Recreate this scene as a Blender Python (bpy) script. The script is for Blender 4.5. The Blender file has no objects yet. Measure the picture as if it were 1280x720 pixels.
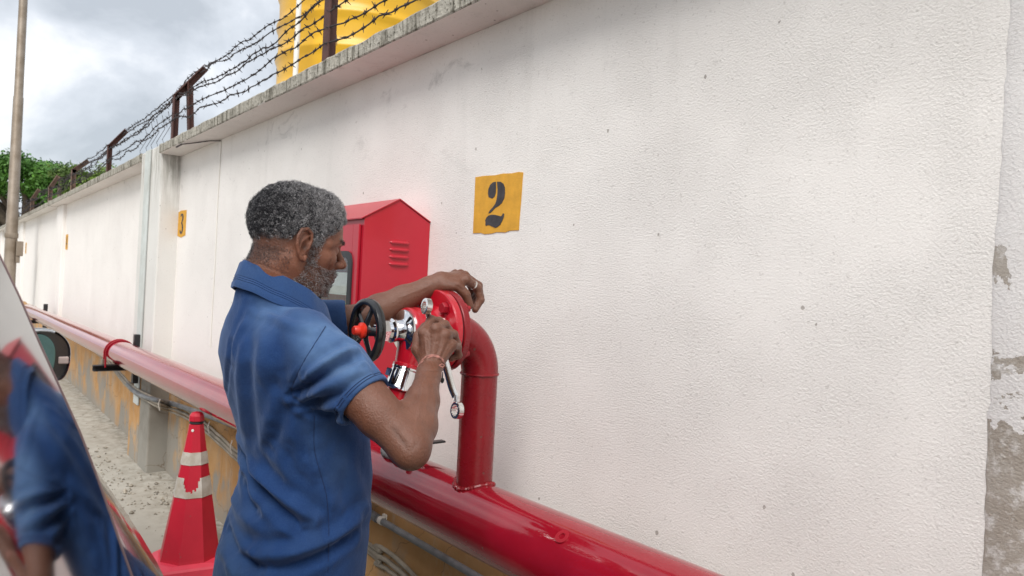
import bpy, bmesh, math, random
import numpy as np
from mathutils import Vector, Matrix
random.seed(7); RNG = np.random.default_rng(7)
SC = bpy.context.scene
COL = SC.collection
PI = math.pi

# ------------------------------------------------------------------ camera
FPX, AL, RO, CZ = 860.0, math.radians(39.9), math.radians(2.9), 1.5
V_ = np.array([-math.cos(AL), math.sin(AL), 0.0])
RH = np.array([math.sin(AL), math.cos(AL), 0.0])
ZZ = np.array([0, 0, 1.0])
CR = RH * math.cos(RO) + ZZ * math.sin(RO)
CU = ZZ * math.cos(RO) - RH * math.sin(RO)
CP = np.array([0, 0, CZ])
cam_data = bpy.data.cameras.new("camera")
cam = bpy.data.objects.new("camera", cam_data); COL.objects.link(cam)
cam_data.sensor_width = 36.0; cam_data.lens = 36.0 * FPX / 1280.0
cam_data.clip_start = 0.02; cam_data.clip_end = 1500
mw = Matrix.Identity(4)
for i in range(3):
    mw[i][0] = CR[i]; mw[i][1] = CU[i]; mw[i][2] = -V_[i]; mw[i][3] = CP[i]
cam.matrix_world = mw
SC.camera = cam
cam_data.dof.use_dof = True; cam_data.dof.focus_distance = 1.55; cam_data.dof.aperture_fstop = 9.0

# ------------------------------------------------------------------ sky, sun, exposure
SUN_EL, SUN_AZ = math.radians(49), math.radians(136)   # azimuth of the sun, clockwise from +Y
w = bpy.data.worlds.new("World"); SC.world = w; w.use_nodes = True
nt = w.node_tree; nt.nodes.clear()
def N(nt, t, **kw):
    n = nt.nodes.new(t)
    for k, v in kw.items():
        if k == 'inp':
            for a, b in v.items(): n.inputs[a].default_value = b
        else: setattr(n, k, v)
    return n
out = N(nt, 'ShaderNodeOutputWorld'); bg = N(nt, 'ShaderNodeBackground', inp={'Strength': 0.1})
sky = N(nt, 'ShaderNodeTexSky'); sky.sky_type = 'NISHITA'; sky.sun_disc = False
sky.sun_elevation = SUN_EL; sky.sun_rotation = SUN_AZ; sky.air_density = 1.2; sky.dust_density = 2.5
tc = N(nt, 'ShaderNodeTexCoord')
mp = N(nt, 'ShaderNodeMapping'); mp.inputs['Scale'].default_value = (1, 1, 1.25); mp.inputs['Rotation'].default_value = (0.1, 0.2, 0.6)
n1 = N(nt, 'ShaderNodeTexNoise', inp={'Scale': 4.4, 'Detail': 8, 'Roughness': 0.55, 'Distortion': 0.3})
n2 = N(nt, 'ShaderNodeTexNoise', inp={'Scale': 1.2, 'Detail': 4, 'Roughness': 0.5})
cr = N(nt, 'ShaderNodeValToRGB')
e = cr.color_ramp.elements
e[0].position = 0.38; e[0].color = (3.7, 4.0, 4.4, 1)
e[1].position = 0.62; e[1].color = (7.5, 7.6, 7.75, 1)
m = e.new(0.5); m.color = (5.1, 5.4, 5.85, 1)
cf = N(nt, 'ShaderNodeMapRange', inp={'From Min': 0.25, 'From Max': 0.6, 'To Min': 0.80, 'To Max': 1.0})
mx = N(nt, 'ShaderNodeMix', data_type='RGBA')
L = nt.links.new
L(tc.outputs['Generated'], mp.inputs['Vector']); L(mp.outputs[0], n1.inputs['Vector']); L(mp.outputs[0], n2.inputs['Vector'])
L(n1.outputs['Fac'], cr.inputs[0]); L(n2.outputs['Fac'], cf.inputs[0]); L(cf.outputs[0], mx.inputs[0])
L(sky.outputs[0], mx.inputs[6]); L(cr.outputs[0], mx.inputs[7]); L(mx.outputs[2], bg.inputs[0]); L(bg.outputs[0], out.inputs[0])
sd = bpy.data.lights.new("sun", 'SUN'); sd.energy = 2.05; sd.angle = math.radians(34); sd.color = (1.0, 0.965, 0.92)
sun = bpy.data.objects.new("sun", sd); COL.objects.link(sun)
sdir = Vector((math.sin(SUN_AZ) * math.cos(SUN_EL), math.cos(SUN_AZ) * math.cos(SUN_EL), math.sin(SUN_EL)))
sun.rotation_euler = sdir.to_track_quat('Z', 'Y').to_euler()
vs = SC.view_settings; vs.view_transform = 'Standard'; vs.look = 'None'; vs.gamma = 1; vs.use_curve_mapping = False; vs.exposure = 0.68
SC.cycles.max_bounces = 8; SC.cycles.use_denoising = True

# ------------------------------------------------------------------ placing helpers: where a sight line meets a depth or a real plane
def ray(x, y): return V_ + CR * (x - 640) / FPX - CU * (y - 360) / FPX
def at(x, y, d): return CP + ray(x, y) * d
def onY(x, y, Y): r = ray(x, y); return CP + r * (Y / r[1])
def onX(x, y, X): r = ray(x, y); return CP + r * (X / r[0])
def vdir(r, u, a):                                    # a direction given as right / up / away
    return RH * r + ZZ * u + V_ * a
def unit(v): v = np.asarray(v, float); return v / np.linalg.norm(v)

# ------------------------------------------------------------------ object helpers
def setp(o, label=None, cat=None, group=None, kind=None):
    if label: o['label'] = label
    if cat: o['category'] = cat
    if group: o['group'] = group
    if kind: o['kind'] = kind
    return o
def thing(name, label, cat, loc=(0, 0, 0), group=None):
    o = bpy.data.objects.new(name, None); COL.objects.link(o); o.location = loc
    o.empty_display_size = 0.1
    return setp(o, label, cat, group)
def link(name, me, m=None, parent=None, loc=None, smooth=False):
    if m is not None and len(me.materials) == 0:
        for q in (m if isinstance(m, (list, tuple)) else [m]): me.materials.append(q)
    o = bpy.data.objects.new(name, me); COL.objects.link(o)
    if smooth and len(me.polygons):
        me.polygons.foreach_set('use_smooth', [True] * len(me.polygons))
    if parent is not None:
        o.parent = parent
        pw = parent_world(parent)
        o.location = tuple(-pw) if loc is None else tuple(np.array(loc) - pw)
    elif loc is not None: o.location = loc
    return o
def parent_world(p):
    v = np.zeros(3)
    while p is not None:
        v = v + np.array(p.location); p = p.parent
    return v
def mesh_np(name, v, f):
    me = bpy.data.meshes.new(name)
    me.from_pydata(np.asarray(v).tolist(), [], [list(map(int, q)) for q in f]); me.update(); return me
def bm_mesh(name, bm):
    me = bpy.data.meshes.new(name); bm.normal_update(); bm.to_mesh(me); bm.free(); return me
class MB:                                             # collects shapes, given in world coordinates, for ONE object
    def __init__(s): s.v = []; s.f = []; s.sm = []
    def add(s, v, f, smooth=False):
        o = len(s.v); s.v += [tuple(map(float, p)) for p in v]; s.f += [tuple(i + o for i in q) for q in f]; s.sm += [smooth] * len(f); return s
    def box(s, a, b, bev=0.0):
        x0, y0, z0 = a; x1, y1, z1 = b
        if bev <= 0:
            v = [(x0,y0,z0),(x1,y0,z0),(x1,y1,z0),(x0,y1,z0),(x0,y0,z1),(x1,y0,z1),(x1,y1,z1),(x0,y1,z1)]
            return s.add(v, [(0,3,2,1),(4,5,6,7),(0,1,5,4),(1,2,6,5),(2,3,7,6),(3,0,4,7)])
        bm = bmesh.new(); bmesh.ops.create_cube(bm, size=1)
        for q in bm.verts: q.co = ((x0+x1)/2 + q.co.x*(x1-x0), (y0+y1)/2 + q.co.y*(y1-y0), (z0+z1)/2 + q.co.z*(z1-z0))
        bmesh.ops.bevel(bm, geom=list(bm.edges), offset=bev, segments=2, affect='EDGES', profile=0.5)
        bm.verts.index_update()
        s.add([q.co[:] for q in bm.verts], [[q.index for q in f.verts] for f in bm.faces]); bm.free(); return s
    def rings(s, rs, cap=True, smooth=True, close=False):   # rs: list of rings, all the same number of points
        n = len(rs[0]); v = [p for r in rs for p in r]; f = []
        K = len(rs)
        for i in range(K if close else K - 1):
            a = i * n; b = ((i + 1) % K) * n
            for j in range(n):
                k = (j + 1) % n; f.append((a + j, a + k, b + k, b + j))
        o = len(s.v); s.add(v, f, smooth)
        if cap and not close:
            s.f.append(tuple(o + j for j in range(n))[::-1]); s.f.append(tuple(o + (K-1)*n + j for j in range(n))); s.sm += [False, False]
        return s
    def tube(s, pts, r, n=12, cap=True, close=False):
        pts = [np.asarray(p, float) for p in pts]; K = len(pts)
        r = [r] * K if np.isscalar(r) else r
        t = []
        for i in range(K):
            if close: d = pts[(i+1) % K] - pts[i-1]
            else: d = pts[min(i+1, K-1)] - pts[max(i-1, 0)]
            t.append(unit(d))
        u = unit(np.cross(t[0], [0.31, 0.17, 0.93] if abs(t[0][2]) < .9 else [1, 0.1, 0]))
        rs = []
        for i in range(K):
            u = unit(u - t[i] * (u @ t[i])); w_ = np.cross(t[i], u)
            rs.append([pts[i] + r[i] * (math.cos(2*PI*j/n) * u + math.sin(2*PI*j/n) * w_) for j in range(n)])
        return s.rings(rs, cap, True, close)
    def lathe(s, origin, axis, prof, n=32, cap=True):      # prof: list of (distance along axis, radius)
        axis = unit(axis); u = unit(np.cross(axis, [0.0, 0.0, 1.0] if abs(axis[2]) < .9 else [1, 0, 0])); w_ = np.cross(axis, u)
        o = np.asarray(origin, float)
        return s.rings([[o + axis * d + r * (math.cos(2*PI*j/n) * u + math.sin(2*PI*j/n) * w_) for j in range(n)] for d, r in prof], cap, True)
    def prism(s, poly, e, smooth=False):                     # poly: world points (ordered), e: extrusion vector
        e = np.asarray(e, float); n = len(poly); v = [np.asarray(p, float) for p in poly]; v2 = [p + e for p in v]
        f = [tuple(range(n))[::-1], tuple(range(n, 2*n))] + [(j, (j+1) % n, n + (j+1) % n, n + j) for j in range(n)]
        return s.add(v + v2, f, smooth)
    def build(s, name, m, parent=None, loc=None):
        v = np.array(s.v); 
        org = (v.min(0) + v.max(0)) / 2 if loc is None else np.array(loc)
        if loc is None: org[2] = v[:, 2].min()
        me = bpy.data.meshes.new(name); me.from_pydata((v - org).tolist(), [], s.f)
        me.polygons.foreach_set('use_smooth', s.sm); me.update()
        bm = bmesh.new(); bm.from_mesh(me); bmesh.ops.recalc_face_normals(bm, faces=list(bm.faces)); bm.to_mesh(me); bm.free()
        if any(s.sm):
            try: me.set_sharp_from_angle(angle=math.radians(38))
            except Exception: pass
        return link(name, me, m, parent, org)
def copy_tree(o, parent=None):
    c = o.copy(); COL.objects.link(c)
    if parent is not None: c.parent = parent
    for ch in list(o.children): copy_tree(ch, c)
    return c
# ------------------------------------------------------------------ materials
def newmat(name):
    m = bpy.data.materials.new(name); m.use_nodes = True; nt = m.node_tree
    b = nt.nodes['Principled BSDF']; return m, nt, b
def simple(name, col, rough=0.5, metal=0.0, var=0.12, vscale=8.0, bump=0.0, bscale=60.0, coat=0.0, spec=0.5, rvar=0.0, vcol=None):
    """base colour broken up by noise, fine relief by a second noise"""
    m, nt, b = newmat(name); L = nt.links.new
    tc = N(nt, 'ShaderNodeTexCoord')
    n = N(nt, 'ShaderNodeTexNoise', inp={'Scale': vscale, 'Detail': 6, 'Roughness': 0.6})
    L(tc.outputs['Object'], n.inputs['Vector'])
    mx = N(nt, 'ShaderNodeMix', data_type='RGBA')
    c = np.array(col); c2 = np.array(vcol) if vcol is not None else c * (1 - var * 1.6)
    c1 = c if vcol is not None else np.clip(c * (1 + var), 0, 1)
    mx.inputs[6].default_value = (*c1, 1); mx.inputs[7].default_value = (*c2, 1)
    mr = N(nt, 'ShaderNodeMapRange', inp={'From Min': 0.35, 'From Max': 0.68})
    L(n.outputs['Fac'], mr.inputs[0]); L(mr.outputs[0], mx.inputs[0]); L(mx.outputs[2], b.inputs['Base Color'])
    b.inputs['Roughness'].default_value = rough; b.inputs['Metallic'].default_value = metal
    b.inputs['Specular IOR Level'].default_value = spec
    if coat: b.inputs['Coat Weight'].default_value = coat; b.inputs['Coat Roughness'].default_value = 0.06
    if rvar:
        r = N(nt, 'ShaderNodeMapRange', inp={'From Min': 0.3, 'From Max': 0.7, 'To Min': max(0, rough - rvar), 'To Max': rough + rvar})
        n3 = N(nt, 'ShaderNodeTexNoise', inp={'Scale': vscale * 3.1, 'Detail': 4}); L(tc.outputs['Object'], n3.inputs['Vector'])
        L(n3.outputs['Fac'], r.inputs[0]); L(r.outputs[0], b.inputs['Roughness'])
    if bump:
        n4 = N(nt, 'ShaderNodeTexNoise', inp={'Scale': bscale, 'Detail': 5, 'Roughness': 0.6}); L(tc.outputs['Object'], n4.inputs['Vector'])
        bp = N(nt, 'ShaderNodeBump', inp={'Strength': 1.0, 'Distance': bump}); L(n4.outputs['Fac'], bp.inputs['Height']); L(bp.outputs[0], b.inputs['Normal'])
    return m

def ramp(nt, pts):
    r = N(nt, 'ShaderNodeValToRGB'); e = r.color_ramp.elements
    while len(e) < len(pts): e.new(0.5)
    for q, (p, c) in zip(e, sorted(pts)): q.position = p; q.color = (*c, 1) if len(c) == 3 else c
    return r
def mixc(nt, fac, a, b, mode='MIX'):
    m = N(nt, 'ShaderNodeMix', data_type='RGBA', blend_type=mode)
    for s_, q in ((0, fac), (6, a), (7, b)):
        if isinstance(q, bpy.types.NodeSocket): nt.links.new(q, m.inputs[s_])
        elif s_ == 0: m.inputs[0].default_value = q
        else: m.inputs[s_].default_value = (*q, 1)
    return m.outputs[2]
def math_(nt, op, a, b=None, c=None, clamp=False):
    n = N(nt, 'ShaderNodeMath', operation=op, use_clamp=clamp)
    for i, q in enumerate((a, b, c)):
        if q is None: continue
        if isinstance(q, bpy.types.NodeSocket): nt.links.new(q, n.inputs[i])
        else: n.inputs[i].default_value = q
    return n.outputs[0]
def noise(nt, vec, scale, detail=5, rough=0.6, dist=0.0):
    n = N(nt, 'ShaderNodeTexNoise', inp={'Scale': scale, 'Detail': detail, 'Roughness': rough, 'Distortion': dist}); nt.links.new(vec, n.inputs['Vector']); return n.outputs['Fac']
def rng(nt, v, a, b, c=0.0, d=1.0):
    n = N(nt, 'ShaderNodeMapRange', inp={'From Min': a, 'From Max': b, 'To Min': c, 'To Max': d}); nt.links.new(v, n.inputs[0]); return n.outputs[0]
def scaled(nt, vec, s):
    n = N(nt, 'ShaderNodeMapping'); n.inputs['Scale'].default_value = s; nt.links.new(vec, n.inputs[0]); return n.outputs[0]

def wall_mat(name, peel=0.0, topdirt=0.0, cement=False, plinth=True, white=(0.845, 0.814, 0.778)):
    m, nt, b = newmat(name); L = nt.links.new
    g = N(nt, 'ShaderNodeNewGeometry').outputs['Position']
    sep = N(nt, 'ShaderNodeSeparateXYZ'); L(g, sep.inputs[0]); X, Z = sep.outputs['X'], sep.outputs['Z']
    big = noise(nt, g, 0.9, 4); mid = noise(nt, g, 6, 6); fine = noise(nt, g, 70, 4)
    col = mixc(nt, rng(nt, big, 0.3, 0.7), tuple(np.array(white) * 0.975), tuple(np.array(white) * 1.02))
    col = mixc(nt, rng(nt, mid, 0.35, 0.75, 0, 0.15), col, (0.76, 0.72, 0.68))
    # vertical rain streaks of grime, stronger towards the top
    st = noise(nt, scaled(nt, g, (9, 9, 0.7)), 1.0, 6, 0.65)
    top = rng(nt, Z, 1.5, 2.38, 0.0, 1.0)
    col = mixc(nt, math_(nt, 'MULTIPLY', rng(nt, st, 0.56, 0.75, 0, 0.20), top), col, (0.42, 0.40, 0.37))
    # dark smudges near the top
    sm = noise(nt, scaled(nt, g, (3.2, 3.2, 5.0)), 1.3, 8, 0.72, 0.6)
    col = mixc(nt, math_(nt, 'MULTIPLY', rng(nt, sm, 0.60, 0.74, 0, 0.55), rng(nt, Z, 1.75, 2.35, 0.0, 1.0)), col, (0.20, 0.185, 0.17))
    if topdirt:
        td = noise(nt, scaled(nt, g, (30, 30, 3)), 1.0, 7, 0.7)
        col = mixc(nt, math_(nt, 'MULTIPLY', rng(nt, td, 0.42, 0.62, 0, 0.9), rng(nt, Z, 1.9, 2.42, 0, 1)), col, (0.25, 0.24, 0.19))
    # little pits and specks
    vo = N(nt, 'ShaderNodeTexVoronoi', inp={'Scale': 16.0, 'Randomness': 1.0}); L(scaled(nt, g, (1, 1, 0.75)), vo.inputs['Vector'])
    sparse = noise(nt, g, 4.3, 2)
    speck = math_(nt, 'MULTIPLY', math_(nt, 'LESS_THAN', math_(nt, 'ADD', vo.outputs['Distance'], rng(nt, fine, 0.3, 0.7, -0.03, 0.03)), 0.062), math_(nt, 'GREATER_THAN', sparse, 0.49))
    col = mixc(nt, math_(nt, 'MULTIPLY', speck, 0.62), col, (0.24, 0.2, 0.17))
    pore_shade = noise(nt, scaled(nt, g, (1, 1, 1.3)), 120, 3, 0.5)
    col = mixc(nt, rng(nt, pore_shade, 0.62, 0.72, 0, 0.30), col, (0.40, 0.37, 0.34))  # dirt in the pores and small shadows of the grit, put into the colour
    # bigger faint scuffs
    sc = noise(nt, scaled(nt, g, (5, 5, 2.2)), 2.0, 9, 0.75, 1.2)
    col = mixc(nt, rng(nt, sc, 0.67, 0.72, 0, 0.40), col, (0.33, 0.30, 0.27))
    peelh = None
    if peel:
        pn = noise(nt, g, 6.5, 7, 0.62, 0.4)
        lim = rng(nt, Z, 1.0, 2.3, 0.50, 0.66)
        pk = math_(nt, 'GREATER_THAN', pn, math_(nt, 'SUBTRACT', lim, 0.0))
        low = math_(nt, 'GREATER_THAN', math_(nt, 'SUBTRACT', 1.27, Z), math_(nt, 'MULTIPLY', math_(nt, 'SUBTRACT', pn, 0.5), 1.1))
        pk = math_(nt, 'MAXIMUM', pk, low)
        pc = mixc(nt, rng(nt, mid, 0.3, 0.7), (0.34, 0.29, 0.24), (0.50, 0.46, 0.41))
        pc = mixc(nt, rng(nt, noise(nt, g, 30, 6, .7), 0.5, 0.62), pc, (0.66, 0.63, 0.60))
        col = mixc(nt, pk, col, pc); peelh = pk
    if plinth:
        edge = math_(nt, 'ADD', Z, rng(nt, noise(nt, g, 5, 5), 0.3, 0.7, -0.02, 0.02))
        pl = math_(nt, 'LESS_THAN', edge, 0.74)
        oc = mixc(nt, rng(nt, mid, 0.3, 0.7), (0.48, 0.255, 0.095), (0.57, 0.35, 0.17))
        ws = noise(nt, scaled(nt, g, (2.2, 2.2, 0.8)), 2.2, 8, 0.7, 0.5)
        oc = mixc(nt, rng(nt, ws, 0.52, 0.66, 0, 0.65), oc, (0.52, 0.45, 0.36))
        if cement: oc = mixc(nt, rng(nt, mid, 0.3, 0.7), (0.33, 0.31, 0.27), (0.25, 0.235, 0.205))
        # cement showing at the foot
        h = math_(nt, 'ADD', Z, rng(nt, noise(nt, scaled(nt, g, (1.6, 1.6, 1.0)), 1.4, 7, .65), 0.25, 0.75, -0.30, 0.26))
        oc = mixc(nt, math_(nt, 'MAXIMUM', rng(nt, h, 0.02, 0.24, .9, 0.0), math_(nt, 'MULTIPLY', rng(nt, h, 0.30, 0.52, 1.0, 0.0), rng(nt, noise(nt, scaled(nt, g, (1.0, 1.0, .6)), 2.3, 5), .50, .56, 0, .95))), oc, (0.31, 0.295, 0.26))
        ck = N(nt, 'ShaderNodeTexVoronoi', feature='DISTANCE_TO_EDGE', inp={'Scale': 2.4}); L(math_v(nt, g), ck.inputs['Vector'])
        oc = mixc(nt, rng(nt, ck.outputs['Distance'], 0.0015, 0.006, 0.6, 0), oc, (0.16, 0.10, 0.055))
        col = mixc(nt, pl, col, oc)
    L(col, b.inputs['Base Color']); b.inputs['Roughness'].default_value = 0.92; b.inputs['Specular IOR Level'].default_value = 0.15
    # stucco relief
    h1 = noise(nt, g, 200, 7, 0.72); h2 = noise(nt, scaled(nt, g, (22, 22, 62)), 1.0, 6, 0.6, 0.4); 
    hh = math_(nt, 'ADD', math_(nt, 'MULTIPLY', math_(nt, 'MULTIPLY', math_(nt, 'SUBTRACT', h1, 0.5), 0.0064), rng(nt, noise(nt, g, 1.9, 4), .38, .62, .45, 1.25)), math_(nt, 'MULTIPLY', h2, 0.0003))
    hh = math_(nt, 'SUBTRACT', hh, math_(nt, 'MULTIPLY', speck, 0.002))
    if peelh is not None: hh = math_(nt, 'SUBTRACT', hh, math_(nt, 'MULTIPLY', peelh, 0.003))
    bp = N(nt, 'ShaderNodeBump', inp={'Strength': 0.8, 'Distance': 1.0}); L(hh, bp.inputs['Height']); L(bp.outputs[0], b.inputs['Normal'])
    return m
def math_v(nt, g):
    n = N(nt, 'ShaderNodeTexNoise', inp={'Scale': 3.0, 'Detail': 5}); nt.links.new(g, n.inputs['Vector'])
    a = N(nt, 'ShaderNodeVectorMath', operation='MULTIPLY_ADD'); nt.links.new(n.outputs['Color'], a.inputs[0]); a.inputs[1].default_value = (0.35, 0.35, 0.35); nt.links.new(g, a.inputs[2]); return a.outputs[0]

def coping_mat():
    m, nt, b = newmat('weathered_concrete'); L = nt.links.new
    g = N(nt, 'ShaderNodeNewGeometry').outputs['Position']
    a = noise(nt, g, 9, 8, 0.7); s = noise(nt, scaled(nt, g, (34, 34, 5)), 1.0, 7, 0.7); k = noise(nt, g, 60, 4, 0.7)
    col = mixc(nt, rng(nt, a, 0.3, 0.7), (0.33, 0.31, 0.265), (0.56, 0.53, 0.46))
    col = mixc(nt, rng(nt, s, 0.47, 0.62, 0, 0.97), col, (0.13, 0.12, 0.095))
    col = mixc(nt, rng(nt, k, 0.54, 0.64, 0, 0.9), col, (0.07, 0.065, 0.05))
    L(col, b.inputs['Base Color']); b.inputs['Roughness'].default_value = 0.95; b.inputs['Specular IOR Level'].default_value = 0.1
    bp = N(nt, 'ShaderNodeBump', inp={'Strength': 1.0, 'Distance': 0.012}); L(math_(nt, 'ADD', a, math_(nt, 'MULTIPLY', k, 0.5)), bp.inputs['Height']); L(bp.outputs[0], b.inputs['Normal'])
    return m
def ground_mat():
    m, nt, b = newmat('worn_concrete_ground'); L = nt.links.new
    g = N(nt, 'ShaderNodeNewGeometry').outputs['Position']
    a = noise(nt, g, 1.3, 6, 0.6); c = noise(nt, g, 12, 7, 0.7); k = noise(nt, g, 130, 3, 0.6)
    col = mixc(nt, rng(nt, a, 0.3, 0.7), (0.36, 0.34, 0.295), (0.43, 0.41, 0.36))
    col = mixc(nt, rng(nt, c, 0.45, 0.72, 0, 0.4), col, (0.32, 0.30, 0.25))
    col = mixc(nt, rng(nt, k, 0.68, 0.78, 0, 0.22), col, (0.2, 0.18, 0.14))
    ck = N(nt, 'ShaderNodeTexVoronoi', feature='DISTANCE_TO_EDGE', inp={'Scale': 0.55}); L(math_v(nt, g), ck.inputs['Vector'])
    col = mixc(nt, math_(nt, 'MULTIPLY', rng(nt, ck.outputs['Distance'], 0.001, 0.004, 0.6, 0), rng(nt, a, 0.5, 0.62)), col, (0.13, 0.11, 0.08))
    sep = N(nt, 'ShaderNodeSeparateXYZ'); L(g, sep.inputs[0])
    # dirt gathered along the foot of the wall
    dm = math_(nt, 'MULTIPLY', rng(nt, sep.outputs['Y'], 0.95, 1.34, 0, 1), rng(nt, c, 0.42, 0.62, 0, 0.75))
    col = mixc(nt, dm, col, (0.17, 0.15, 0.115))
    L(col, b.inputs['Base Color']); b.inputs['Roughness'].default_value = 0.9; b.inputs['Specular IOR Level'].default_value = 0.2
    bp = N(nt, 'ShaderNodeBump', inp={'Strength': 0.5, 'Distance': 0.0022}); L(math_(nt, 'ADD', math_(nt, 'MULTIPLY', k, 0.3), c), bp.inputs['Height']); L(bp.outputs[0], b.inputs['Normal'])
    return m
M = {}
M['wall'] = wall_mat('white_stucco'); M['pilaster'] = wall_mat('white_stucco_pilaster', topdirt=1.0, white=(0.70, 0.69, 0.655)); M['peel'] = wall_mat('peeling_stucco', peel=1.0, plinth=False, white=(0.80, 0.775, 0.755)); M['pil_cement'] = wall_mat('white_stucco_over_bare_cement', topdirt=1.0, cement=True, white=(0.72, 0.71, 0.675))
M['coping'] = coping_mat(); M['ground'] = ground_mat()
M['greenwhite'] = simple('pale_green_white_paint', (0.60, 0.64, 0.62), 0.8, var=0.1, vscale=5, bump=0.002, bscale=40, vcol=(0.47, 0.49, 0.46))
M['crack'] = simple('dark_joint', (0.04, 0.035, 0.03), 0.95)
M['pipe_red'] = simple('red_enamel_pipe', (0.28, 0.006, 0.017), 0.10, var=0.08, vscale=7, rvar=0.05, coat=0.5, bump=0.0005, bscale=18)
M['riser_red'] = simple('dark_red_enamel', (0.215, 0.007, 0.012), 0.28, var=0.08, vscale=9, rvar=0.08, bump=0.0006, bscale=40)
M['valve_red'] = simple('bright_red_casting', (0.44, 0.006, 0.018), 0.22, var=0.06, vscale=12, coat=0.6, bump=0.0006, bscale=55)
M['bolt_red'] = simple('dark_red_bolt_paint', (0.30, 0.006, 0.016), 0.35, bump=0.0004, bscale=90)
M['cab_red'] = simple('red_powder_coat', (0.45, 0.011, 0.028), 0.34, var=0.05, vscale=2.5, coat=0.15, bump=0.0003, bscale=12)
M['knob_red'] = simple('red_orange_plastic', (0.72, 0.035, 0.015), 0.35)
M['wheel_black'] = simple('black_enamel', (0.012, 0.012, 0.013), 0.25, coat=0.4, var=0.2, bump=0.0006, bscale=70)
M['rubber'] = simple('black_rubber', (0.03, 0.032, 0.035), 0.6, bump=0.0005, bscale=60)
M['chrome'] = simple('chrome', (0.82, 0.82, 0.83), 0.07, 1.0, var=0.03, bump=0.0002, bscale=30)
M['chrome_dull'] = simple('satin_chrome', (0.80, 0.79, 0.78), 0.17, 1.0, var=0.05, rvar=0.06, bump=0.0003, bscale=50)
M['galv'] = simple('galvanised_steel', (0.30, 0.25, 0.20), 0.5, 0.3, var=0.15, vscale=5, vcol=(0.20, 0.155, 0.11), bump=0.001, bscale=20)
M['rust'] = simple('rusty_brown_steel', (0.10, 0.040, 0.032), 0.75, var=0.3, vscale=14, vcol=(0.055, 0.022, 0.018), bump=0.002, bscale=60)
M['rust_light'] = simple('pale_rust', (0.19, 0.12, 0.09), 0.85, var=0.3, vscale=9, bump=0.002, bscale=50)
M['wire'] = simple('dark_rusted_wire', (0.035, 0.026, 0.028), 0.7, var=0.3, vscale=30)
M['blackmetal'] = simple('black_painted_angle', (0.018, 0.018, 0.02), 0.5, var=0.2, bump=0.001)
M['tank'] = simple('yellow_tank_plastic', (0.70, 0.40, 0.012), 0.36, var=0.05, vscale=2, vcol=(0.64, 0.345, 0.010), bump=0.001, bscale=6)
M['pvc'] = simple('white_pvc', (0.78, 0.76, 0.70), 0.4, var=0.05)
M['conduit'] = simple('grey_conduit', (0.19, 0.20, 0.21), 0.5, var=0.25, vscale=12, bump=0.001, bscale=60)
M['cable'] = simple('dusty_grey_cable', (0.33, 0.29, 0.23), 0.75, var=0.2, vscale=12, bump=0.001, bscale=70)
M['cable_dark'] = simple('dark_grey_cable', (0.13, 0.125, 0.12), 0.7, var=0.25, vscale=12)
M['sign_y'] = simple('ochre_yellow_paint', (0.66, 0.335, 0.032), 0.75, var=0.08, vscale=24, bump=0.0008, bscale=190)
M['sign_k'] = simple('faded_black_paint', (0.045, 0.043, 0.048), 0.75, var=0.3, vscale=30, bump=0.0008, bscale=190)
M['cone'] = simple('red_cone_plastic', (0.54, 0.016, 0.038), 0.42, var=0.06, vscale=5, bump=0.0006, bscale=30)
M['cone_base'] = simple('pink_red_cone_base', (0.74, 0.05, 0.09), 0.5, var=0.08, vscale=6)
M['tape'] = simple('worn_white_reflective_tape', (0.62, 0.59, 0.54), 0.5, var=0.15, vscale=16, vcol=(0.42, 0.37, 0.30))
M['shoe'] = simple('black_leather', (0.015, 0.014, 0.014), 0.45)
M['trouser'] = simple('dark_grey_trouser_cloth', (0.03, 0.032, 0.038), 0.9, bump=0.001, bscale=200)
M['thread'] = simple('faded_red_thread', (0.36, 0.16, 0.13), 0.85, var=0.4, vscale=120)
M['silver'] = simple('silver_metal', (0.75, 0.74, 0.72), 0.2, 1.0)
M['carpaint'] = simple('dark_car_paint', (0.022, 0.018, 0.020), 0.22, coat=1.0, var=0.1)
M['rim_glint'] = simple('pale_rim_highlight', (0.35, 0.24, 0.24), 0.3, coat=.5)  # colour stands in for the pale highlight along the screen edge
M['blackplastic'] = simple('black_plastic', (0.012, 0.012, 0.013), 0.4)
M['cap_white'] = simple('pale_lens', (0.55, 0.44, 0.40), 0.25)
M['leafg'] = simple('bright_green_leaves', (0.11, 0.27, 0.03), 0.6, var=0.4, vscale=1.1, vcol=(0.022, 0.085, 0.010))
M['leafy'] = simple('yellow_green_leaves', (0.14, 0.22, 0.03), 0.6, var=0.4, vscale=1.3, vcol=(0.035, 0.08, 0.012))
M['bark'] = simple('grey_bark', (0.14, 0.11, 0.08), 0.9, bump=0.02, bscale=8)
M['glove'] = simple('dirty_grey_cotton', (0.34, 0.335, 0.33), 0.9, var=0.3, vscale=30, bump=0.002, bscale=150)
M['green_thing'] = simple('green_plastic', (0.03, 0.30, 0.12), 0.5)
M['rubble'] = simple('rubble', (0.30, 0.27, 0.22), 0.9, var=0.5, vscale=20)
M['paper'] = simple('white_paper', (0.75, 0.75, 0.72), 0.8)
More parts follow.
